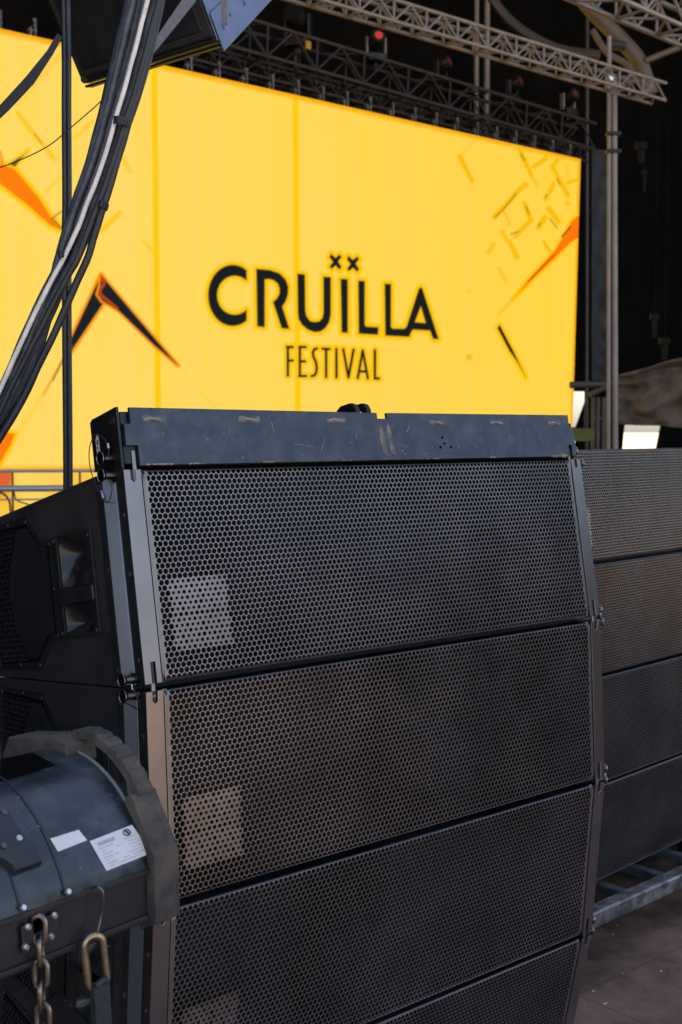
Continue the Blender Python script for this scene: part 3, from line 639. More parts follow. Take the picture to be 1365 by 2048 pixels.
        for za, zb, s2 in ((.090,.140,1),(.170,.254,-1)):
            n_ = 14; vs = []
            for a in range(n_+1):
                for b_ in range(n_+1):
                    u, v = a/n_, b_/n_; w3 = v if s2 < 0 else 1-v; dpt = .036*max(0, 1-(2*abs(u-.42)/(1.16 if u > .42 else .84))**2.4)**.7*min(1, (1.0-w3)*3.2)**.8*min(1, .25+w3*1.2)
                    vs.append((xo+sgn*dpt, y0+.0185+(y1-y0-.037)*u, za+(zb-za)*v))
            m2 = MB(); m2.add(vs, [(a*(n_+1)+b_, (a+1)*(n_+1)+b_, (a+1)*(n_+1)+b_+1, a*(n_+1)+b_+1) for a in range(n_) for b_ in range(n_)]); m2.build('pocket_shell', M['horn'], ho, True)
        for y_, z_ in ((.105,.248),(.221,.250),(.105,.152),(.221,.158),(.105,.094),(.221,.094)): screw(ho, xo-sgn*.0045, y_, z_, sgn, .0035)
        for y_, z_ in ((.322,.294),(.392,.296),(.243,.247),(.241,.170),(.243,.092),(.318,.043),(.392,.047),(.474,.05),(.474,.29)): screw(fo, xo-sgn*.0012, y_, z_, sgn, .0028)
    return root
SCR = {}
def screw(root, x, y, z, sgn, r):
    key = (sgn, r)
    if key not in SCR:
        m_ = MB(); dx = Vector((-sgn, 0, 0)); o_ = Vector((0,0,0))
        m_.tube([o_, o_+dx*.0012, o_+dx*.0018, o_+dx*.0016, o_+dx*.0004], [r, r, r*.8, r*.42, r*.35], 12); ob = m_.build('screw', M['screw'], root, True); SCR[key] = ob.data
    else: ob = bpy.data.objects.new('screw', SCR[key]); COL.objects.link(ob); ob.parent = root
    ob.location = (x, y, z); return ob
def copy_tree(o, parent=None):
    c = o.copy(); COL.objects.link(c); c.parent = parent
    for ch in list(o.children): copy_tree(ch, c)
    return c
def frame_mat(al, tilt, pos):
    w_ = Vector((cos(al), sin(al), 0)); n_ = Vector((sin(al), -cos(al), 0))
    back = -(n_*cos(tilt)+ZV*sin(tilt)); up = ZV*cos(tilt)-n_*sin(tilt)
    m_ = Matrix((w_, back, up)).transposed().to_4x4(); m_.translation = pos; return m_
G1, G2 = 'line array speakers of the near stack', 'line array speakers of the far stack'
near_l = ['topmost speaker of the near stack, silvery perforated grille right under the rigging frame', 'second speaker from the top of the near stack, brown reflection on its grille edge',
          'third speaker from the top of the near stack, dark grille beside the hoist', 'bottom speaker of the near stack, facing slightly down towards the deck']
far_l = ['topmost speaker of the far right stack, its grille top under the tarpaulin', 'second speaker from the top of the far right stack', 'third speaker from the top of the far right stack', 'bottom speaker of the far right stack, standing above the aluminium ladder frame']
proto = make_speaker(near_l[0], G1)
def stack(al, p, tilts, gap, labels, group, first=None):
    out = []
    for i, tl_ in enumerate(tilts):
        n_ = Vector((sin(al), -cos(al), 0)); dn = n_*sin(tl_)-ZV*cos(tl_); b_ = p+dn*H
        o = proto if (first and i == 0) else copy_tree(proto)
        o.matrix_world = frame_mat(al, tl_, b_); o['label'] = labels[i]; o['group'] = group; out.append(o); p = b_+dn*gap
    return out, p
P0 = Vector((-.341, 1.9544, ZC-.0599))
T1 = [.1721, .0482, -.0846, -.21]
near, pend = stack(A0, P0, T1, .008, near_l, G1, True)
A2 = math.atan2(2500, 3081-682.5)
P2 = P(1105, 898, 3.62)
far, pend2 = stack(A2, P2, [.10, .03, -.05, -.16], .006, far_l, G2)

# ------------------------------------------------------------------ rigging frame on the near stack
Mx = near[0].matrix_world
rg = empty('rigging_frame', (0,0,0), 'heavy scuffed steel rigging frame lying on top of the near speaker stack', 'rigging frame'); rg.matrix_world = Mx
z0, z1 = H+.004, H+.097
xl, xr = .006, 1.113
def fp(L): return [(x, -.004, z) for x, z in L]
pl = [(xl+.012,z0),(xl+.012,z0+.004),(xl+.022,z0+.004),(xl+.022,z0),(xr-.020,z0),(xr-.020,z0+.022),(xr-.010,z0+.022),(xr-.010,z0),(xr+.002,z0),
      (xr+.002,z0+.055),(xr-.012,z0+.062),(xr-.012,z1-.022),(xr-.005,z1-.022),(xr-.005,z1-.004),(.570,z1-.004),(.570,z1-.016),(.545,z1-.016),(.545,z1-.004),(xl+.012,z1),(xl+.012,z1-.028),(xl+.002,z1-.030),(xl+.002,z0+.030),(xl+.012,z0+.028)]
pl = [(xl+.024,z0),(xr-.022,z0),(xr-.022,z0+.024),(xr-.011,z0+.024),(xr-.011,z0),(xr,z0),(xr,z1-.030),(xr-.012,z1-.030),(xr-.012,z1-.004),
      (.572,z1-.004),(.572,z1-.015),(.548,z1-.015),(.548,z1-.004),(xl+.014,z1),(xl+.014,z1-.026),(xl+.002,z1-.026),(xl+.002,z0+.032),(xl+.024,z0+.032)]
m_ = MB(); m_.prism(fp(pl), (0,.006,0)); fpn = m_.build('front_plate', M['frame'], rg, bevel=.0008)
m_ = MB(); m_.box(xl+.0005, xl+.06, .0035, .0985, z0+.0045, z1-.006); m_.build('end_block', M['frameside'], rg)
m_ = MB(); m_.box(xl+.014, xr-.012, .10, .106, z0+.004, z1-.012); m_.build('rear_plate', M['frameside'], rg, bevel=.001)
m_ = MB(); m_.box(xl+.03, xr-.028, .009, .016, H-.010, z0-.0006); m_.build('added_gap_filler', M['hole'], rg)  # black strip added to stop screen light showing through the gap
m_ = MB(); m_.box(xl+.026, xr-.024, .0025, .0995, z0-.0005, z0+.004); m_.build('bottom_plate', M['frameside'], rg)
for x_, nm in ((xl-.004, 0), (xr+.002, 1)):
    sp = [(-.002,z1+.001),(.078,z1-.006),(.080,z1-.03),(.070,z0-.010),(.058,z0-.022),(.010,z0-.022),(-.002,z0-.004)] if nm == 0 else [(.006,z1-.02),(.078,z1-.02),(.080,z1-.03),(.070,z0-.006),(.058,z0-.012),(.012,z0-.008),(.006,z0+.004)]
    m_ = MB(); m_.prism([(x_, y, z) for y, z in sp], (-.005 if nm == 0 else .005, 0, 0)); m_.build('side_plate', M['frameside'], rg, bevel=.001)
sgx = xl-.009
m_ = MB(); m_.prism([(sgx, .060, z0+.060), (sgx, .069, z0+.059), (sgx, .067, z0+.013), (sgx, .058, z0+.013)], (-.0008,0,0)); lb_ = m_.build('label_sticker', M['white'], rg)
m_ = MB()
for k, (a_, b_) in enumerate(((.052,.044),(.041,.037),(.034,.026))): m_.obox((sgx-.0010,.0605+.001*(k % 2),z0+b_), (-.0003,0,0), (0,.004,0), (0,0,a_-b_))
m_.build('printed_marks', M['ink'], lb_)
for y_, z_, r_ in ((.012,z1-.020,.0065),(.070,z1-.034,.0055)):
    m_ = MB(); m_.tube([(sgx,y_,z_),(sgx-.002,y_,z_),(sgx-.003,y_,z_),(sgx-.001,y_,z_)], [r_, r_, r_*.85, r_*.4], 16); m_.build('bolt', M['screw'], rg, True)
m_ = MB(); m_.cyl((xl+.0,.010,z1-.013), (xl+.016,.010,z1-.013), .004); m_.build('cross_pin', M['steel'], rg, True)
m_ = MB(); m_.box(xl+.013, xl+.021, .001, .006, z0-.028, z0+.026); m_.build('link_plate', M['flange'], rg, bevel=.002)
m_ = MB(); m_.box(xr-.020, xr-.013, .001, .006, z0-.024, z0+.018); m_.build('link_plate', M['flange'], rg, bevel=.002)
for x_, sg in ((sgx, 1), (xr+.007, -1)):
    c0 = Vector((x_, .024, z0+.016)); dx = Vector((-sg,0,0)); pr = MB()
    pr.tube([c0, c0+dx*.004], [.0085,.0085], 20); pr.tube([c0+dx*.004, c0+dx*.016, c0+dx*.0165], [.0068,.0066,.0085], 20); po = pr.build('locking_pin', M['pinbody'], rg, True)
    pin_cup(c0+dx*.0165, dx, po)
    x2 = x_-sg*.012
    lw = MB(); lw.tube(crom([(x2,.014,z0+.020),(x2,.012,z0+.034),(x2,.030,z0+.052),(x2,.055,z0+.054),(x2,.072,z0+.036),(x2,.074,z0+.008),(x2,.062,z0-.020),(x2,.046,z0-.042),(x2,.036,z0-.052),(x2,.024,z0-.050),(x2,.014,z0-.036),(x2,.014,z0-.026)]), .0008, 6); lw.build('lanyard', M['wire'], rg, True)
    lw = MB(); lw.cyl((x2,.0125,z0+.038), (x2,.0118,z0+.030), .0022, n=8); lw.cyl((x2,.047,z0-.032), (x2,.043,z0-.045), .0024, n=8); lw.build('ferrule', M['ferrule'], rg, True)
for i, x_ in enumerate((.513, .541)):              # two rounded lifting lugs
    m_ = MB(); a = [(.060,z1-.012)]+[(.048-.030*cos(tq)*-1-.0, z1+.012+.018*sin(tq)) for tq in np.linspace(.35, pi-.35, 8)][::1]+[(.008,z1-.012)]
    a = [(.074,z1-.014),(.074,z1+.004),(.068,z1+.014),(.058,z1+.019),(.030,z1+.020),(.020,z1+.016),(.014,z1+.006),(.014,z1-.014),(.030,z1-.014),(.032,z1+.004),(.040,z1+.008),(.048,z1+.004),(.050,z1-.014)]
    m_.prism([(x_, y, z) for y, z in a], (.011, 0, 0)); m_.build('lifting_lug', M['black'], rg, bevel=.0025)
def blob(L, r, flat, mt, name, par, jit=.3):      # flattened weld bead along a polyline on the plate
    pts = crom(L, 6); n = 8; m_ = MB(); vs = []; m = len(pts)
    for i, p in enumerate(pts):
        d = (pts[min(i+1,m-1)]-pts[max(i-1,0)]).normalized(); s_ = Vector((d.z,0,-d.x)); e = min(1, min(i, m-1-i)/2.2+.35); q = r*e*(1+random.uniform(-jit,jit))
        for k in range(n):
            a = 2*pi*k/n; vs.append(p+s_*cos(a)*q+Vector((0,1,0))*sin(a)*q*flat)
    fs = [(i*n+k, i*n+(k+1) % n, (i+1)*n+(k+1) % n, (i+1)*n+k) for i in range(m-1) for k in range(n)]+[tuple(range(n)), tuple((m-1)*n+k for k in range(n))]
    m_.add(vs, fs); return m_.build(name, mt, par, True)
yf = -.0042
for xc in (.062, .252, .446, .700, .872, 1.050):   # dog-bone plug welds
    w2 = .024; zc = z1-.018-(.003 if xc > .5 else 0)
    m_ = MB(); a = [(xc-w2,0),(xc-w2+.003,.005),(xc-w2*.5,.0062),(xc,.003),(xc+w2*.5,.0062),(xc+w2-.002,.005),(xc+w2,0),(xc+w2-.002,-.005),(xc+w2*.5,-.0062),(xc,-.004),(xc-w2*.5,-.0062),(xc-w2+.003,-.005)]
    m_.prism([(x, yf-.0006, zc+z) for x, z in a], (0,.0008,0)); wo = m_.build('plug_weld', M['weld'], rg, bevel=.0005)
    blob([(xc-w2*.75,yf-.0006,zc-.002),(xc-.006,yf-.001,zc+.0005),(xc+.006,yf-.001,zc-.0005),(xc+w2*.75,yf-.0006,zc-.003)], .0022, .5, M['rust'], 'weld_bead', wo)
for xc, dx_ in ((.552, .006), (.572, .006)):
    blob([(xc,yf,z1-.026),(xc+.002,yf,z1-.045),(xc+.003,yf,z1-.06),(xc+dx_+.002,yf,z1-.083)], .0052, .22, M['weld'], 'plug_weld', rg, .08)
    blob([(xc+.001,yf-.001,z1-.030),(xc+.003,yf-.001,z1-.046)], .0022, .4, M['rust'], 'weld_bead', rg)
    blob([(xc+dx_+.001,yf-.001,z1-.080),(xc+dx_+.002,yf-.001,z1-.084)], .003, .4, M['rust'], 'weld_bead', rg)
def edge_rust(xa, xb, zz, r=.0016): blob([(xa,yf+.001,zz),((xa+xb)/2,yf+.001,zz+.0004),(xb,yf+.001,zz)], r, .8, M['rust'], 'rust_patch', rg, .5)
for xa, xb in ((.034,.10),(.12,.155),(.27,.30),(.45,.475),(.665,.70),(.84,.86),(1.03,1.086)): edge_rust(xa, xb, z0+.0012, .0016 if xb < 1 else .0035)
for L in ([(.342,.030),(.362,.030),(.385,.026),(.402,.018)],[(.402,.016),(.412,.034),(.416,.044)],[(.617,.052),(.626,.062),(.628,.074)],[(.59,.030),(.606,.027),(.618,.022)],[(.60,.014),(.604,.020)],[(.82,.04),(.83,.028)],[(.905,.05),(.912,.03)],[(.21,.06),(.205,.045)],[(.158,.044),(.166,.040)],[(.30,.070),(.303,.052)],[(.96,.060),(.968,.052)],[(.75,.033),(.756,.02)]):
    blob([(x,yf,z0+z) for x, z in L], .0007, .4, M['rust'], 'scratch', rg, .5)
m_ = MB()
for k in range(70):
    x_, z_ = random.choice((random.gauss(.62,.05), random.gauss(.46,.04), random.gauss(.84,.08), random.uniform(.03,1.1))), random.uniform(z0+.006, z1-.028)
    if .03 < x_ < 1.09: s_ = random.choice((.0006,.001,.0015)); m_.obox((x_,yf-.0003,z_), (s_*random.uniform(.6,1.6),0,0), (0,.0005,0), (s_*.3,0,s_*random.uniform(.6,2)))
m_.build('chipped_paint', mat('bare_metal_chips', (.30,.27,.26), .4, .6), rg)
m_ = MB()
for x_, z_ in ((.712,z0+.042),(.716,z0+.030),(.704,z0+.023),(.733,z0+.023)): m_.cyl((x_,yf-.0006,z_), (x_,yf+.002,z_), .0026, n=14)
m_.build('bolt_hole', mat('hole_black', (.002,.002,.002), .9, 0, 0), rg)
# dolly under the near stack
b4 = near[3].matrix_world
dl = empty('stack_dolly', (0,0,0), 'low black wheeled dolly carrying the near speaker stack', 'dolly')
cpt = b4 @ Vector((0,.02,0)); base = Vector((cpt.x, cpt.y, 0))
wv = WV; bv = -NV; zt = (b4 @ Vector((0,0,0))).z
zt = min((b4 @ Vector((0,0,0))).z, (b4 @ Vector((0,DP,zbot(DP)))).z)-.002
m_ = MB(); m_.obox(base+ZV*.09+bv*.0, wv*W, bv*(DP-.05), ZV*(zt-.09) if zt > .11 else ZV*.02); m_.build('platform', M['black'], dl, bevel=.004)
m_ = MB(); q0 = b4 @ Vector((.05, DP-.06, zbot(DP-.06)-.004)); m_.obox(Vector((q0.x,q0.y,zt)), wv*(W-.1), bv*.05, ZV*max(.01, q0.z-zt)); m_.build('wedge_block', M['black'], dl)
for a, b_ in ((.1,.06),(W-.1,.06),(.1,DP-.12),(W-.1,DP-.12)):
    q = base+wv*a+bv*b_; m_ = MB(); m_.cyl(q+wv*-.018+ZV*.045, q+wv*.018+ZV*.045, .045, n=20); m_.build('wheel', M['rubber'], dl, True)
# ladder frame under the far stack
w2 = Vector((cos(A2), sin(A2), 0)); n2 = Vector((sin(A2), -cos(A2), 0))
lf = empty('ladder_frame', (0,0,0), 'scuffed aluminium ladder frame lying under the far right speaker stack', 'frame')
fz = pend2.z
def ff(px, py, z): r = ray(px, py); return CAMP+r*((z-ZC)/r.z)
zr = .155
r0 = ff(1190,1826,zr); r1 = ff(1400,1733,zr); rd = (r1-r0).normalized(); rn = Vector((rd.y,-rd.x,0))
m_ = MB(); m_.obox(r0-rd*.5, rd*2.6, rn*-.05, ZV*-.05); m_.build('side_rail', M['alu'], lf, bevel=.006)
m_ = MB(); m_.obox(r0-rd*.5-rn*.26+ZV*.0, rd*2.6, rn*-.05, ZV*-.05); m_.build('side_rail', M['alu'], lf, bevel=.006)
for k in range(11):
    m_ = MB(); m_.obox(r0+rd*(-.42+.215*k)-rn*.05-ZV*.008, rd*.035, rn*-.21, ZV*-.03); m_.build('rung', M['rungm'], lf, bevel=.003)
for k in range(4):
    m_ = MB(); m_.obox(r0+rd*(-.45+.7*k)-rn*.31-ZV*.05, rd*.06, rn*.06, ZV*-.105); m_.build('foot', M['black'], lf)
m_ = MB(); m_.obox(r0-rd*.3-rn*.36, rd*2.2, rn*-.42, ZV*-.10); m_.obox(r0-rd*.3-rn*.40-ZV*.1, rd*2.2, rn*-.05, ZV*-.055)
tag(m_.build('plinth', M['black']), 'black wooden plinth between the far right stack and the deck', 'plinth')
for o in far: o.matrix_world.translation.z += 0

# ------------------------------------------------------------------ chain hoist in the foreground
HY = 1.45
HA = P(303, 1733, HY)
hu = Vector((2053, 2500, 0)).normalized(); hn = Vector((hu.y, -hu.x, 0))     # axis and front normal
def HP(u, m, z): return HA+hu*u-hn*m+ZV*z
prof_c = [(0,0),(.004,.012),(.012,.028),(.024,.047),(.040,.067),(.058,.084),(.080,.099),(.105,.110),(.132,.116),(.160,.117),(.190,.112)]
prof_c = [tuple(q)[:2] for q in [(p.x, p.y) for p in crom([(a, b_, 0) for a, b_ in prof_c], 3)]]
full = prof_c+[(.240,.085),(.262,.03),(.262,-.055),(0,-.055)]
ho = empty('chain_hoist', (0,0,0), 'dusty black electric chain hoist with rubber handle and white stickers, at lower left', 'chain hoist')
m_ = MB(); m_.prism([HP(0, a, b_) for a, b_ in prof_c+[(.240,.085),(.262,.03),(.262,-.004),(.0,-.004)]], hu*-.75); m_.build('cover', M['hoist'], ho, True, bevel=.002)
m_ = MB(); m_.prism([HP(-.002, a, b_) for a, b_ in [(.003,-.0045),(.26,-.0045),(.26,-.060),(.003,-.060)]], hu*-.75); m_.build('lower_housing', M['hoistside'], ho, bevel=.002)
for z_, t_, e_ in ((-.001,.006,.003),(-.056,.006,.0022)):
    m_ = MB(); m_.prism([HP(0,-e_,z_), HP(0,.02,z_), HP(0,.02,z_-t_), HP(0,-e_,z_-t_)], hu*-.75); m_.build('trim_rail', M['hoistside'], ho, bevel=.001)
m_ = MB(); m_.prism([HP(.0,.012,-.060),HP(.0,.25,-.060),HP(.0,.24,-.075),HP(.0,.02,-.075)], hu*-.75); m_.build('base_pan', M['hoistside'], ho)
def ridge_u(px):
    lo, hi = -.7, 0
    for _ in range(40):
        md = (lo+hi)/2; q = HP(md,0,0)-CAMP; x = 682.5+F*q.x/(q.y*cp_-q.z*sp_)
        if x < px: lo = md
        else: hi = md
    return (lo+hi)/2
def band(u0, w_, h_, name, mt):
    n = len(prof_c); vs = []
    for i, (a, b_) in enumerate(prof_c):
        p0 = prof_c[max(i-1,0)]; p1 = prof_c[min(i+1,n-1)]; d = Vector((p1[0]-p0[0], p1[1]-p0[1])).normalized(); nn = (-d.y, d.x)
        for uu, hh in ((u0,0),(u0,h_),(u0+w_,h_),(u0+w_,0)): vs.append(HP(uu, a+nn[0]*hh, b_+nn[1]*hh))
    fs = [(i*4+k, i*4+k+1, i*4+4+k+1, i*4+4+k) for i in range(n-1) for k in range(3)]; m_ = MB(); m_.add(vs, fs); return m_.build(name, mt, ho, True)
for px in (130, 40):
    u0 = ridge_u(px); band(u0, .003, .0012, 'joint_band', M['hoistside'])
    m_ = MB(); q = HP(u0+.0015,-.002,.006); m_.tube([q, q+hn*.004+ZV*.002], [.0035,.003], 12); m_.build('rivet', M['bolt'], ho, True)
band(-.003, .003, .0018, 'end_band', M['barrier'])
def hoist_hit(px, py, lift=.0):
    r = ray(px, py); o_ = CAMP-HA; best = None
    om, oz, dm2, dz = -o_.dot(hn), o_.z, -r.dot(hn), r.z
    for (a, b_), (c, d) in zip(prof_c[:-1], prof_c[1:]):
        ex, ez = c-a, d-b_; det = dm2*(-ez)+ex*dz
        if abs(det) < 1e-12: continue
        t_ = ((a-om)*(-ez)+ex*(b_-oz))/det; s_ = (dm2*(b_-oz)-dz*(a-om))/det
        if -.001 <= s_ <= 1.001 and t_ > 0 and (best is None or t_ < best[0]): L = math.hypot(ex, ez); best = (t_, (-ez/L, ex/L))
    if best is None: return None
    nn = best[1]; q = CAMP+r*best[0]; return q+(-hn*nn[0]+ZV*nn[1])*lift
def decal(corners, lift, name, mt, par, n=10):
    a, b_, c, d = [Vector((*q, 0)) for q in corners]; vs = []
    for j in range(n+1):
        for i in range(n+1):
            u, v = i/n, j/n; q = (a*(1-u)+b_*u)*(1-v)+(d*(1-u)+c*u)*v; h_ = hoist_hit(q.x, q.y, lift)
            if h_ is None: h_ = HP(ridge_u(q.x), 0, 0)+hn*lift
            vs.append(h_)
    m_ = MB(); m_.add(vs, [(j*(n+1)+i, (j+1)*(n+1)+i, (j+1)*(n+1)+i+1, j*(n+1)+i+1) for j in range(n) for i in range(n)]); return m_.build(name, mt, par, True)
s1 = decal([(100,1678),(157,1660),(174,1681),(116,1704)], .0008, 'small_sticker', M['white'], ho); s1['label'] = 'small blank white sticker'
c2 = [Vector(q) for q in ((179,1683),(264,1650),(303,1706),(213,1742))]
s2 = decal(c2, .0008, 'rating_sticker', M['white'], ho); s2['label'] = 'large white rating sticker with print'
def q2(u, v): q = (c2[0]*(1-u)+c2[1]*u)*(1-v)+(c2[3]*(1-u)+c2[2]*u)*v; return (q.x, q.y)
def inkbar(u0, u1, v0, v1, mt): decal([q2(u0,v0), q2(u1,v0), q2(u1,v1), q2(u0,v1)], .0012, 'printed_line', mt, s2, 4)
inkbar(.12,.50,.13,.24,M['greyink'])
for v_, spans in ((.31,((.08,.18),(.2,.42),(.68,.93))),(.41,((.12,.2),(.45,.55),(.72,.9))),(.51,((.08,.2),(.22,.32),(.70,.94))),(.61,((.08,.3),(.34,.42),(.72,.92))),(.71,((.10,.16),(.60,.9))),(.81,((.10,.28),(.44,.58),(.64,.92))),(.90,((.12,.2),(.3,.8)))):
    for a, b_ in spans: inkbar(a, b_, v_, v_+.022, M['greyink'])
ringp = []
for k in range(17):
    a = 2*pi*k/16; q = q2(.80+.075*cos(a), .16+.095*sin(a)); ringp.append(hoist_hit(*q, .0014))
m_ = MB(); m_.tube(ringp, .0007, 6); qa, qb = hoist_hit(*q2(.78,.10), .0014), hoist_hit(*q2(.82,.22), .0014); m_.tube([qa, (qa+qb)/2+ZV*.001, qb], .0012, 6); m_.build('round_emblem', M['ink'], s2, True)
# badge plate at the picture edge, following the cover
bp_ = [(-60,1640),(12,1632),(20,1645),(47,1687),(67,1700),(70,1717),(79,1731),(25,1751),(17,1740),(0,1729),(-60,1700)]
hits = [hoist_hit(x, y, .006) or HP(ridge_u(x),-.002,.02) for x, y in bp_]; cen = sum(hits, Vector())/len(hits)
nn = Vector((0,0,0))
for i in range(len(hits)): nn += (hits[i]-cen).cross(hits[(i+1) % len(hits)]-cen)
if nn.dot(CAMP-cen) < 0: nn = -nn
nn.normalize(); hits = [h_-nn*(h_-cen).dot(nn)*.0 for h_ in hits]
m_ = MB(); n = len(hits); inn = [cen+(h_-cen)*.93+nn*.004 for h_ in hits]; low = [h_-nn*.008 for h_ in hits]
vs = low+hits+inn+[cen+nn*.004]; fs = []
for i in range(n):
    j = (i+1) % n; fs += [(i,j,n+j,n+i),(n+i,n+j,2*n+j,2*n+i),(2*n+i,2*n+j,3*n)]
m_.add(vs, fs); bo = m_.build('badge_plate', M['hoistside'], ho, True)
for px, py in ((31,1685),(3,1636),(0,1700)):
    q = hoist_hit(px, py, .009); m_ = MB(); m_.tube([q-nn*.003, q+nn*.002], [.004,.0035], 12); m_.build('bolt', M['bolt'] if px == 31 else M['screw'], bo, True)
blob_ = MB(); 
m_ = MB()
for k in range(34):
    q = hoist_hit(random.uniform(2,250), random.uniform(1560,1740), .0003); s_ = random.choice((.0005,.0008,.0012))
    if q: m_.tube([q, q+ZV*s_*.8], [s_, s_*.6], 6)
ds = m_.build('dirt_specks', mat('rusty_specks',(.35,.22,.15),.6), ho); ds['kind'] = 'stuff'
decal([(0,1514),(62,1503),(112,1531),(0,1566)], .0006, 'recess_shade', M['hole'], ho)  # shade of the top recess painted on as a dark decal
m_ = MB()
for k in range(26):
    x0_, y0_ = random.uniform(5,255), random.uniform(1570,1735); an = random.uniform(-.9,.4); L_ = random.uniform(5,26)
    pp_ = [hoist_hit(x0_+L_*cos(an)*q_, y0_+L_*sin(an)*q_+random.uniform(-.6,.6), .0002) for q_ in (0,.33,.66,1)]
    if all(pp_): m_.tube(pp_, [.0001,.0003,.00025,.0001], 5)
sc_ = m_.build('scratches', mat('light_scratch', (.16,.17,.19), .5, .4), ho); sc_['kind'] = 'stuff'
# rubber bumpers and handle at the right end
def outline(L, u0, u1, name, mt, bev=.005): m_ = MB(); m_.prism([HP(u0, a, b_) for a, b_ in L], hu*(u1-u0)); return m_.build(name, mt, ho, bevel=bev)
outline([(-.012,-.066),(-.011,.014),(.030,.082),(.040,.078),(.05,.05),(.05,-.075),(.01,-.075)], -.004, .035, 'corner_bumper', M['rubber'], .002)
outline([(.128,.104),(.132,.128),(.150,.134),(.250,.120),(.262,.095),(.262,.06),(.15,.09)], -.020, .026, 'corner_bumper', M['rubber'], .002)
arc_i = [(p.x, p.y) for p in crom([(.148,.128,0),(.118,.131,0),(.085,.120,0),(.055,.100,0),(.034,.074,0)], 8)]; hpoly = []; outer_ = []
for i, (a, b_) in enumerate(arc_i):
    p0 = arc_i[max(i-1,0)]; p1 = arc_i[min(i+1,len(arc_i)-1)]; d = Vector((p1[0]-p0[0], p1[1]-p0[1])).normalized(); nn = (d.y, -d.x)
    th_ = .0125 if (i % 4) else .0100
    if nn[1] < 0: nn = (-nn[0], -nn[1])
    outer_.append((a+nn[0]*th_, b_+nn[1]*th_))
m_ = MB(); m_.prism([HP(.004, a, b_) for a, b_ in arc_i+outer_[::-1]], hu*.024)
m_.build('handle', M['rubber'], ho, bevel=.0015)
outline([(.010,.000),(.010,.030),(.03,.06),(.06,.082),(.10,.10),(.25,.10),(.255,-.06),(.010,-.06)], .0, .010, 'end_plate', M['hoistside'], .002)
# chain guide on the front face
def face_pt(px, py, off=0.):
    r = ray(px, py); o_ = HA+hn*off; return CAMP+r*((o_-CAMP).dot(hn)/r.dot(hn))
gp = [face_pt(*q, .0) for q in ((40,1853),(117,1822),(112,1878),(44,1908))]
m_ = MB(); m_.prism(gp, hn*.003); gd = m_.build('chain_guide', M['hoistside'], ho, bevel=.001)
for q in ((107,1830),(54,1853),(100,1872),(50,1893)):
    c_ = face_pt(*q, .003); m_ = MB(); m_.tube([c_, c_+hn*.003, c_+hn*.005], [.0040,.0038,.0025], 12); m_.build('bolt', M['bolt'], gd, True)
m_ = MB(); a = [face_pt(*q, .0032) for q in ((66,1842),(92,1832),(90,1856),(68,1868))]; m_.prism(a, hn*.0006); m_.build('chain_slot', mat('slot_black',(.001,.001,.001),.9,0,0), gd)
def link(c, ax, side, L=.0155, w_=.0085, r=.0030, n=24):
    pts = []
    for k in range(n):
        a = 2*pi*k/n; s_ = L-w_; y = (s_ if sin(a) > 0 else -s_)+w_*sin(a); pts.append(c+ax*y*1.0+side*w_*.85*cos(a))
    return MB().tube(pts, r, 8, closed=True)
ch = empty('lift_chain', (0,0,0), 'oily steel lift chain hanging from the guide of the hoist', 'chain')
c = face_pt(80, 1852, .006); tgt = face_pt(90, 2150, .012); ax = (c-tgt).normalized(); s1_ = ax.cross(hn).normalized(); s2_ = ax.cross(s1_).normalized()
for k in range(15):
    sd_ = (s1_*.78+s2_*.62) if k % 2 else (s2_*.85-s1_*.5)
    link(c-ax*(.0255*k*.95+.004)+s1_*random.uniform(-.0008,.0008), ax, sd_.normalized()).build('chain_link', M['chain'], ch, True)
# hook, carabiner and strap
hk = MB(); hk.tube(crom([face_pt(186,1776,-.004), face_pt(195,1773,.012), face_pt(206,1783,.018), face_pt(207,1800,.018), face_pt(203,1830,.014), face_pt(196,1862,.014), face_pt(192,1872,.014), face_pt(184,1868,.012)]), .0016, 8)
tag(hk.build('wire_hook', M['screw'], None, True), 'thin black wire hook over the lower edge of the hoist', 'hook')
cb = empty('carabiner', (0,0,0), 'worn brass-coloured oval carabiner hanging from the wire hook', 'carabiner')
ca, cb_ = face_pt(186,1872,.015), face_pt(198,1975,.015); ax = (ca-cb_).normalized(); sd_ = (ax.cross(hn)).normalized(); L = (ca-cb_).length/2; cm = (ca+cb_)/2
sd_ = (sd_*.92+hn*.35).normalized(); sd_ = (sd_-ax*sd_.dot(ax)).normalized()
wq = .0112; pts = []
for k in range(40):
    a = 2*pi*k/40; s_ = L-wq; y = (s_ if sin(a) > 0 else -s_)+wq*sin(a); pts.append(cm+ax*y+sd_*wq*cos(a))
MB().tube(pts, .0040, 10, closed=True).build('ring', M['gold'], cb, True)
MB().cyl(cm+ax*.013-sd_*wq, cm-ax*.012-sd_*wq, .0044, n=12).build('screw_sleeve', M['gold'], cb, True)
MB().cyl(cm+ax*.013+sd_*wq, cm-ax*.004+sd_*wq, .0036, n=12).build('gate', M['gold'], cb, True)
m_ = MB(); top = cb_+ax*.006; dn = face_pt(212,2200,.015)
a = (dn-top).normalized(); s_ = a.cross(hn).normalized()
m_.tube(crom([top-s_*.008+hn*.006, top+hn*.007+ZV*.004, top+s_*.008+hn*.006]), .004, 8); m_.obox(top-s_*.011+hn*.001, s_*.022, hn*.006, a*.30); m_.obox(top-s_*.009-hn*.006, s_*.018, hn*.005, a*.30)
tag(m_.build('webbing_sling', M['strapb'], None, bevel=.0015), 'black webbing sling hanging in the brass-coloured carabiner', 'sling')
# stand that carries the hoist outside the picture
m_ = MB(); q = HP(-.55,.13,.117); m_.tube([q, q+ZV*9.5], .006, 8); tag(m_.build('suspension_chain', M['chain'], None, True), 'chain holding the hoist up, left of the picture', 'chain')

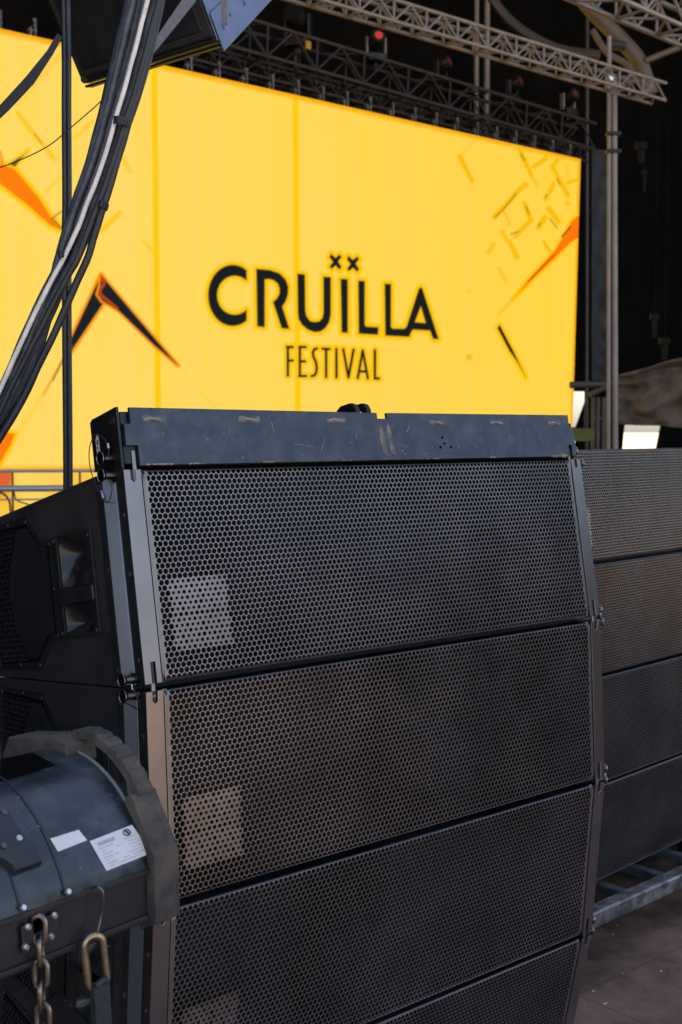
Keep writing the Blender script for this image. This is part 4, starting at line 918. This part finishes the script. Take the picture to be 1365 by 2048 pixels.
# ------------------------------------------------------------------ cables, straps
CY = 2.35
cabs = {
 'L2': ([(270,-60),(262,0),(243,80),(224,160),(204,240),(178,330),(153,400),(130,470),(114,530),(104,590),(82,670),(54,745),(22,805),(-30,880)], .0080, 0.03, 'cable', 'thick grey-blue cable, leftmost of the slanting bundle'),
 'L1': ([(292,-60),(280,0),(262,80),(240,160),(217,240),(192,330),(167,400),(143,460),(124,520),(95,595),(64,672),(32,745),(4,800),(-45,885)], .0080, 0.02, 'cable', 'thick grey-blue cable just left of the white cable'),
 'M1': ([(312,-60),(300,0),(282,80),(262,160),(238,240),(212,330),(186,400),(160,470),(140,520),(112,592),(80,665),(50,738),(22,800),(-30,885)], .0078, 0.03, 'cable2', 'black cable hidden half behind the white cable'),
 'R1': ([(324,-60),(312,0),(292,80),(270,160),(247,240),(220,330),(195,400),(172,460),(149,515),(128,555),(100,605),(72,660),(42,735),(14,805),(-35,895)], .0084, 0.01, 'cable', 'thick grey cable just right of the white cable'),
 'R2': ([(330,-60),(320,0),(303,80),(283,160),(258,240),(232,330),(212,400),(193,460),(176,515),(144,585),(114,655),(76,735),(46,800),(10,860),(-40,940)], .0070, 0.0, 'cable2', 'dark blue cable leaving the bundle on its right side'),
 'B1': ([(286,-60),(272,0),(252,80),(233,160),(212,240),(186,330),(160,400),(138,470),(120,530),(104,590),(84,655),(60,730),(36,795),(-10,870)], .0080, 0.045, 'cable2', 'black cable at the back of the slanting bundle'),
 'B2': ([(318,-60),(306,0),(287,80),(266,160),(243,240),(217,330),(190,400),(168,465),(146,525),(118,590),(90,655),(60,735),(34,800),(-12,880)], .0075, 0.04, 'cable2', 'thin black cable tucked behind the grey ones'),
 'T4': ([(278,-60),(268,0),(249,80),(230,160),(209,240),(183,330),(157,400),(134,470),(112,534),(88,600),(58,680),(28,752),(-4,820),(-50,900)], .0060, .004, 'cable', 'medium grey cable lying over the thick left ones'),
 'T5': ([(331,-60),(319,0),(299,80),(277,160),(252,240),(224,330),(200,400),(176,465),(154,520),(126,570),(95,630),(58,705),(26,770),(-8,840),(-55,920)], .0056, -.004, 'cable2', 'medium black cable lying over the thick right one'),
 'T1': ([(300,-60),(290,0),(271,80),(249,160),(224,240),(197,330),(171,400),(147,465),(121,520),(85,590),(50,664),(17,740),(-14,810),(-60,900)], .0055, .012, 'cable', 'slim grey cable running against the left side of the white cable'),
 'T2': ([(336,-60),(325,0),(309,80),(289,160),(262,240),(230,330),(203,400),(180,465),(157,520),(134,560),(104,620),(70,690),(34,765),(-2,835),(-50,920)], .0048, .016, 'cable', 'slim grey cable at the right edge of the bundle top'),
 'T3': ([(262,-60),(254,0),(236,80),(218,160),(199,240),(174,330),(149,400),(128,470),(116,530),(108,596),(90,672),(64,750),(34,815),(-20,895)], .0052, .035, 'cable2', 'slim black cable at the far left edge of the bundle top'),
 'W': ([(306,-60),(296,0),(276,80),(254,160),(230,240),(204,330),(178,400),(155,460),(128,515),(91,583),(56,656),(23,730),(-8,800),(-50,890)], .0044, -.012, 'wcable', 'single white cable running down the middle of the bundle')}
for key, (pts, r_, off, mt, lab) in cabs.items():
    m_ = MB(); Ps = crom([P(x, y, CY+off) for x, y in pts], 6)
    ph_ = random.uniform(0,6); Ps = [p+Vector((.0007*sin(i*.21+ph_)+.0003*sin(i*.9+ph_), 0, 0)) for i, p in enumerate(Ps)]
    m_.tube(Ps, [r_*(1+random.uniform(-.03,.03)) for _ in Ps], 14); tag(m_.build('cable', M[mt], None, True), lab, 'cable', 'slanting cable bundle')
def tie(px, py, wpx, hpx, ang, label):
    c = P(px, py, CY-.02); ax = Vector((cos(ang), 0, sin(ang))); w_ = wpx/F*CY/2; h_ = hpx/F*CY/2; up = Vector((-ax.z,0,ax.x)); m_ = MB(); vs = []; n = 20
    for k in range(n):
        a = 2*pi*k/n; q = c+ax*w_*cos(a)+Vector((0,1,0))*(.02+.026*sin(a)); vs += [q+up*h_, q-up*h_]
    m_.add(vs, [(2*k, 2*k+1, (2*k+3) % (2*n), (2*k+2) % (2*n)) for k in range(n)]); tag(m_.build('cable_tie', M['strapb'], None, True), label, 'cable tie')
tie(240,241,34,15,-.12,'black tape band round the cables beside the screen seam, upper one'); tie(203,407,18,12,-.3,'narrow tie on the two right cables of the bundle'); tie(122,508,16,12,-.1,'lowest tie, on the left cable of the bundle')
for dx, lab in ((0,'left one of the pair of straight black cables hanging upright'),(9,'right one of the pair of straight black cables hanging upright')):
    m_ = MB(); m_.tube(crom([P(124+dx,-60,3.0), P(127+dx,0,3.0), P(129+dx,120,3.0), P(129+dx,230,3.0), P(130+dx,400,3.0), P(129+dx,480,3.0), P(130+dx,700,3.0), P(132+dx,975,3.0), P(132+dx,1500,3.0)]), .0062, 10)
    tag(m_.build('cable', M['cable2'], None, True), lab, 'cable', 'upright cable pair')
m_ = MB(); m_.tube(crom([P(215,190,2.5), P(190,214,2.5), P(140,257,2.5), P(100,290,2.5), P(50,316,2.5), P(0,335,2.5), P(-60,352,2.5)]), .0011, 6); tag(m_.build('thin_wire', M['wire'], None, True), 'hair-thin dark wire running left from the cable bundle', 'wire')
def strap(pts, wid, Y, mt, label, th=.003):
    m_ = MB(); P3 = [P(x, y, Y) for x, y in pts]; vs = []; n = len(P3)
    for i in range(n):
        d = (P3[min(i+1,n-1)]-P3[max(i-1,0)]).normalized(); s_ = Vector((d.z,0,-d.x)).normalized()*wid[i]/F*Y/2; yv = Vector((0,th,0))
        vs += [P3[i]-s_, P3[i]+s_, P3[i]+s_+yv, P3[i]-s_+yv]
    fs = [(i*4+k, i*4+(k+1) % 4, (i+1)*4+(k+1) % 4, (i+1)*4+k) for i in range(n-1) for k in range(4)]+[(0,1,2,3),((n-1)*4+3,(n-1)*4+2,(n-1)*4+1,(n-1)*4)]
    m_.add(vs, fs); return tag(m_.build('ratchet_strap', mt, None), label, 'strap')
strap([(120,70),(100,105),(60,160),(10,214),(-40,262)], [12,13,20,19,17], 2.95, M['strapb'], 'black strap running from the flown speaker down to the left edge')
strap([(392,-25),(380,-2),(345,45),(310,92),(285,125)], [24,23,19,14,10], 2.7, M['strapg'], 'grey strap slanting behind the top of the cable bundle')
strap([(446,-30),(448,0),(449,30),(449,50)], [12,12,12,13], 2.9, M['strapg'], 'short grey strap end dangling before the flown speaker rail')

# ------------------------------------------------------------------ flown speaker at the top
V0 = P(433, 84, 3.1)
ea = Vector((-.343,.20,-.109)); eb = Vector((.10,.23,.106)); ec = Vector((-.037,-.010,.100))
ea = P(165,168,3.30)-V0
eb = (P(513,0,3.34)-V0).normalized()*.75; ec = (P(398,-12,3.09)-V0).normalized()*.55
fl = empty('flown_speaker', (0,0,0), 'black speaker cabinet hanging at the top edge with a blue-grey steel rail', 'speaker')
m_ = MB(); m_.prism([V0+ea*.0, V0+ea*.96, V0+ea*1.0+ec*.03, V0+ea*1.03+ec*.6, V0+ea*1.05+ec*1.0, V0+ec*1.0], eb*.9); m_.build('cabinet', M['cabinet'], fl, bevel=.004)
nac = ea.cross(ec).normalized()
if nac.dot(CAMP-V0) < 0: nac = -nac
nbc = eb.cross(ec).normalized()
if nbc.dot(CAMP-V0) < 0: nbc = -nbc
m_ = MB(); m_.prism([V0+ea*.06+ec*.06, V0+ea*.95+ec*.06, V0+ea*.99+ec*.98, V0+ea*.06+ec*.98], nac*.004); m_.build('baffle_panel', M['plastic'], fl, bevel=.003)
for k in range(3):
    m_ = MB(); o_ = V0+ec*(.030-.020*k); m_.obox(o_+nac*.002*(3-k), ea*.985, nac*-.03, ec.normalized()*-.006); m_.build('edge_slat', M['black'], fl, bevel=.001)
m_ = MB(); m_.prism([V0+nbc*.001, V0+ec*1.0+nbc*.001, V0+ec*1.0+eb*.9+nbc*.001, V0+eb*.9+nbc*.001], nbc*.006); m_.build('steel_rail', M['fblue'], fl, bevel=.002)
m_ = MB(); m_.prism([V0-ec*.05+nbc*.008, V0+ec*.12+nbc*.008, V0+ec*.12+eb*.9+nbc*.008, V0-ec*.05+eb*.9+nbc*.008], nbc*.006); m_.build('steel_rail', M['fblue'], fl, bevel=.002)
for s_, t_, r_ in ((.05,.03,.006),(.13,.05,.005),(.27,.04,.007),(.10,.22,.006),(.20,.25,.009),(.34,.10,.005)):
    q = V0+eb*s_+ec*t_+nbc*.0145; m_ = MB(); m_.tube([q-nbc*.004, q+nbc*.0008], [r_, r_*.9], 12); m_.build('bolt', M['screw'], fl, True)
q = V0+ea*.965+ec*.015; m_ = MB(); m_.cyl(q+nac*.01, q-nac*.02, .008); m_.build('corner_eye', M['gold'], fl, True)
for s_ in (.25, .75):
    q = V0+ea*s_+ec*1.0+eb*.4; m_ = MB(); m_.tube([q-ZV*.02, q+ZV*8], .012, 8); m_.build('flying_cable', M['cable2'], fl, True)
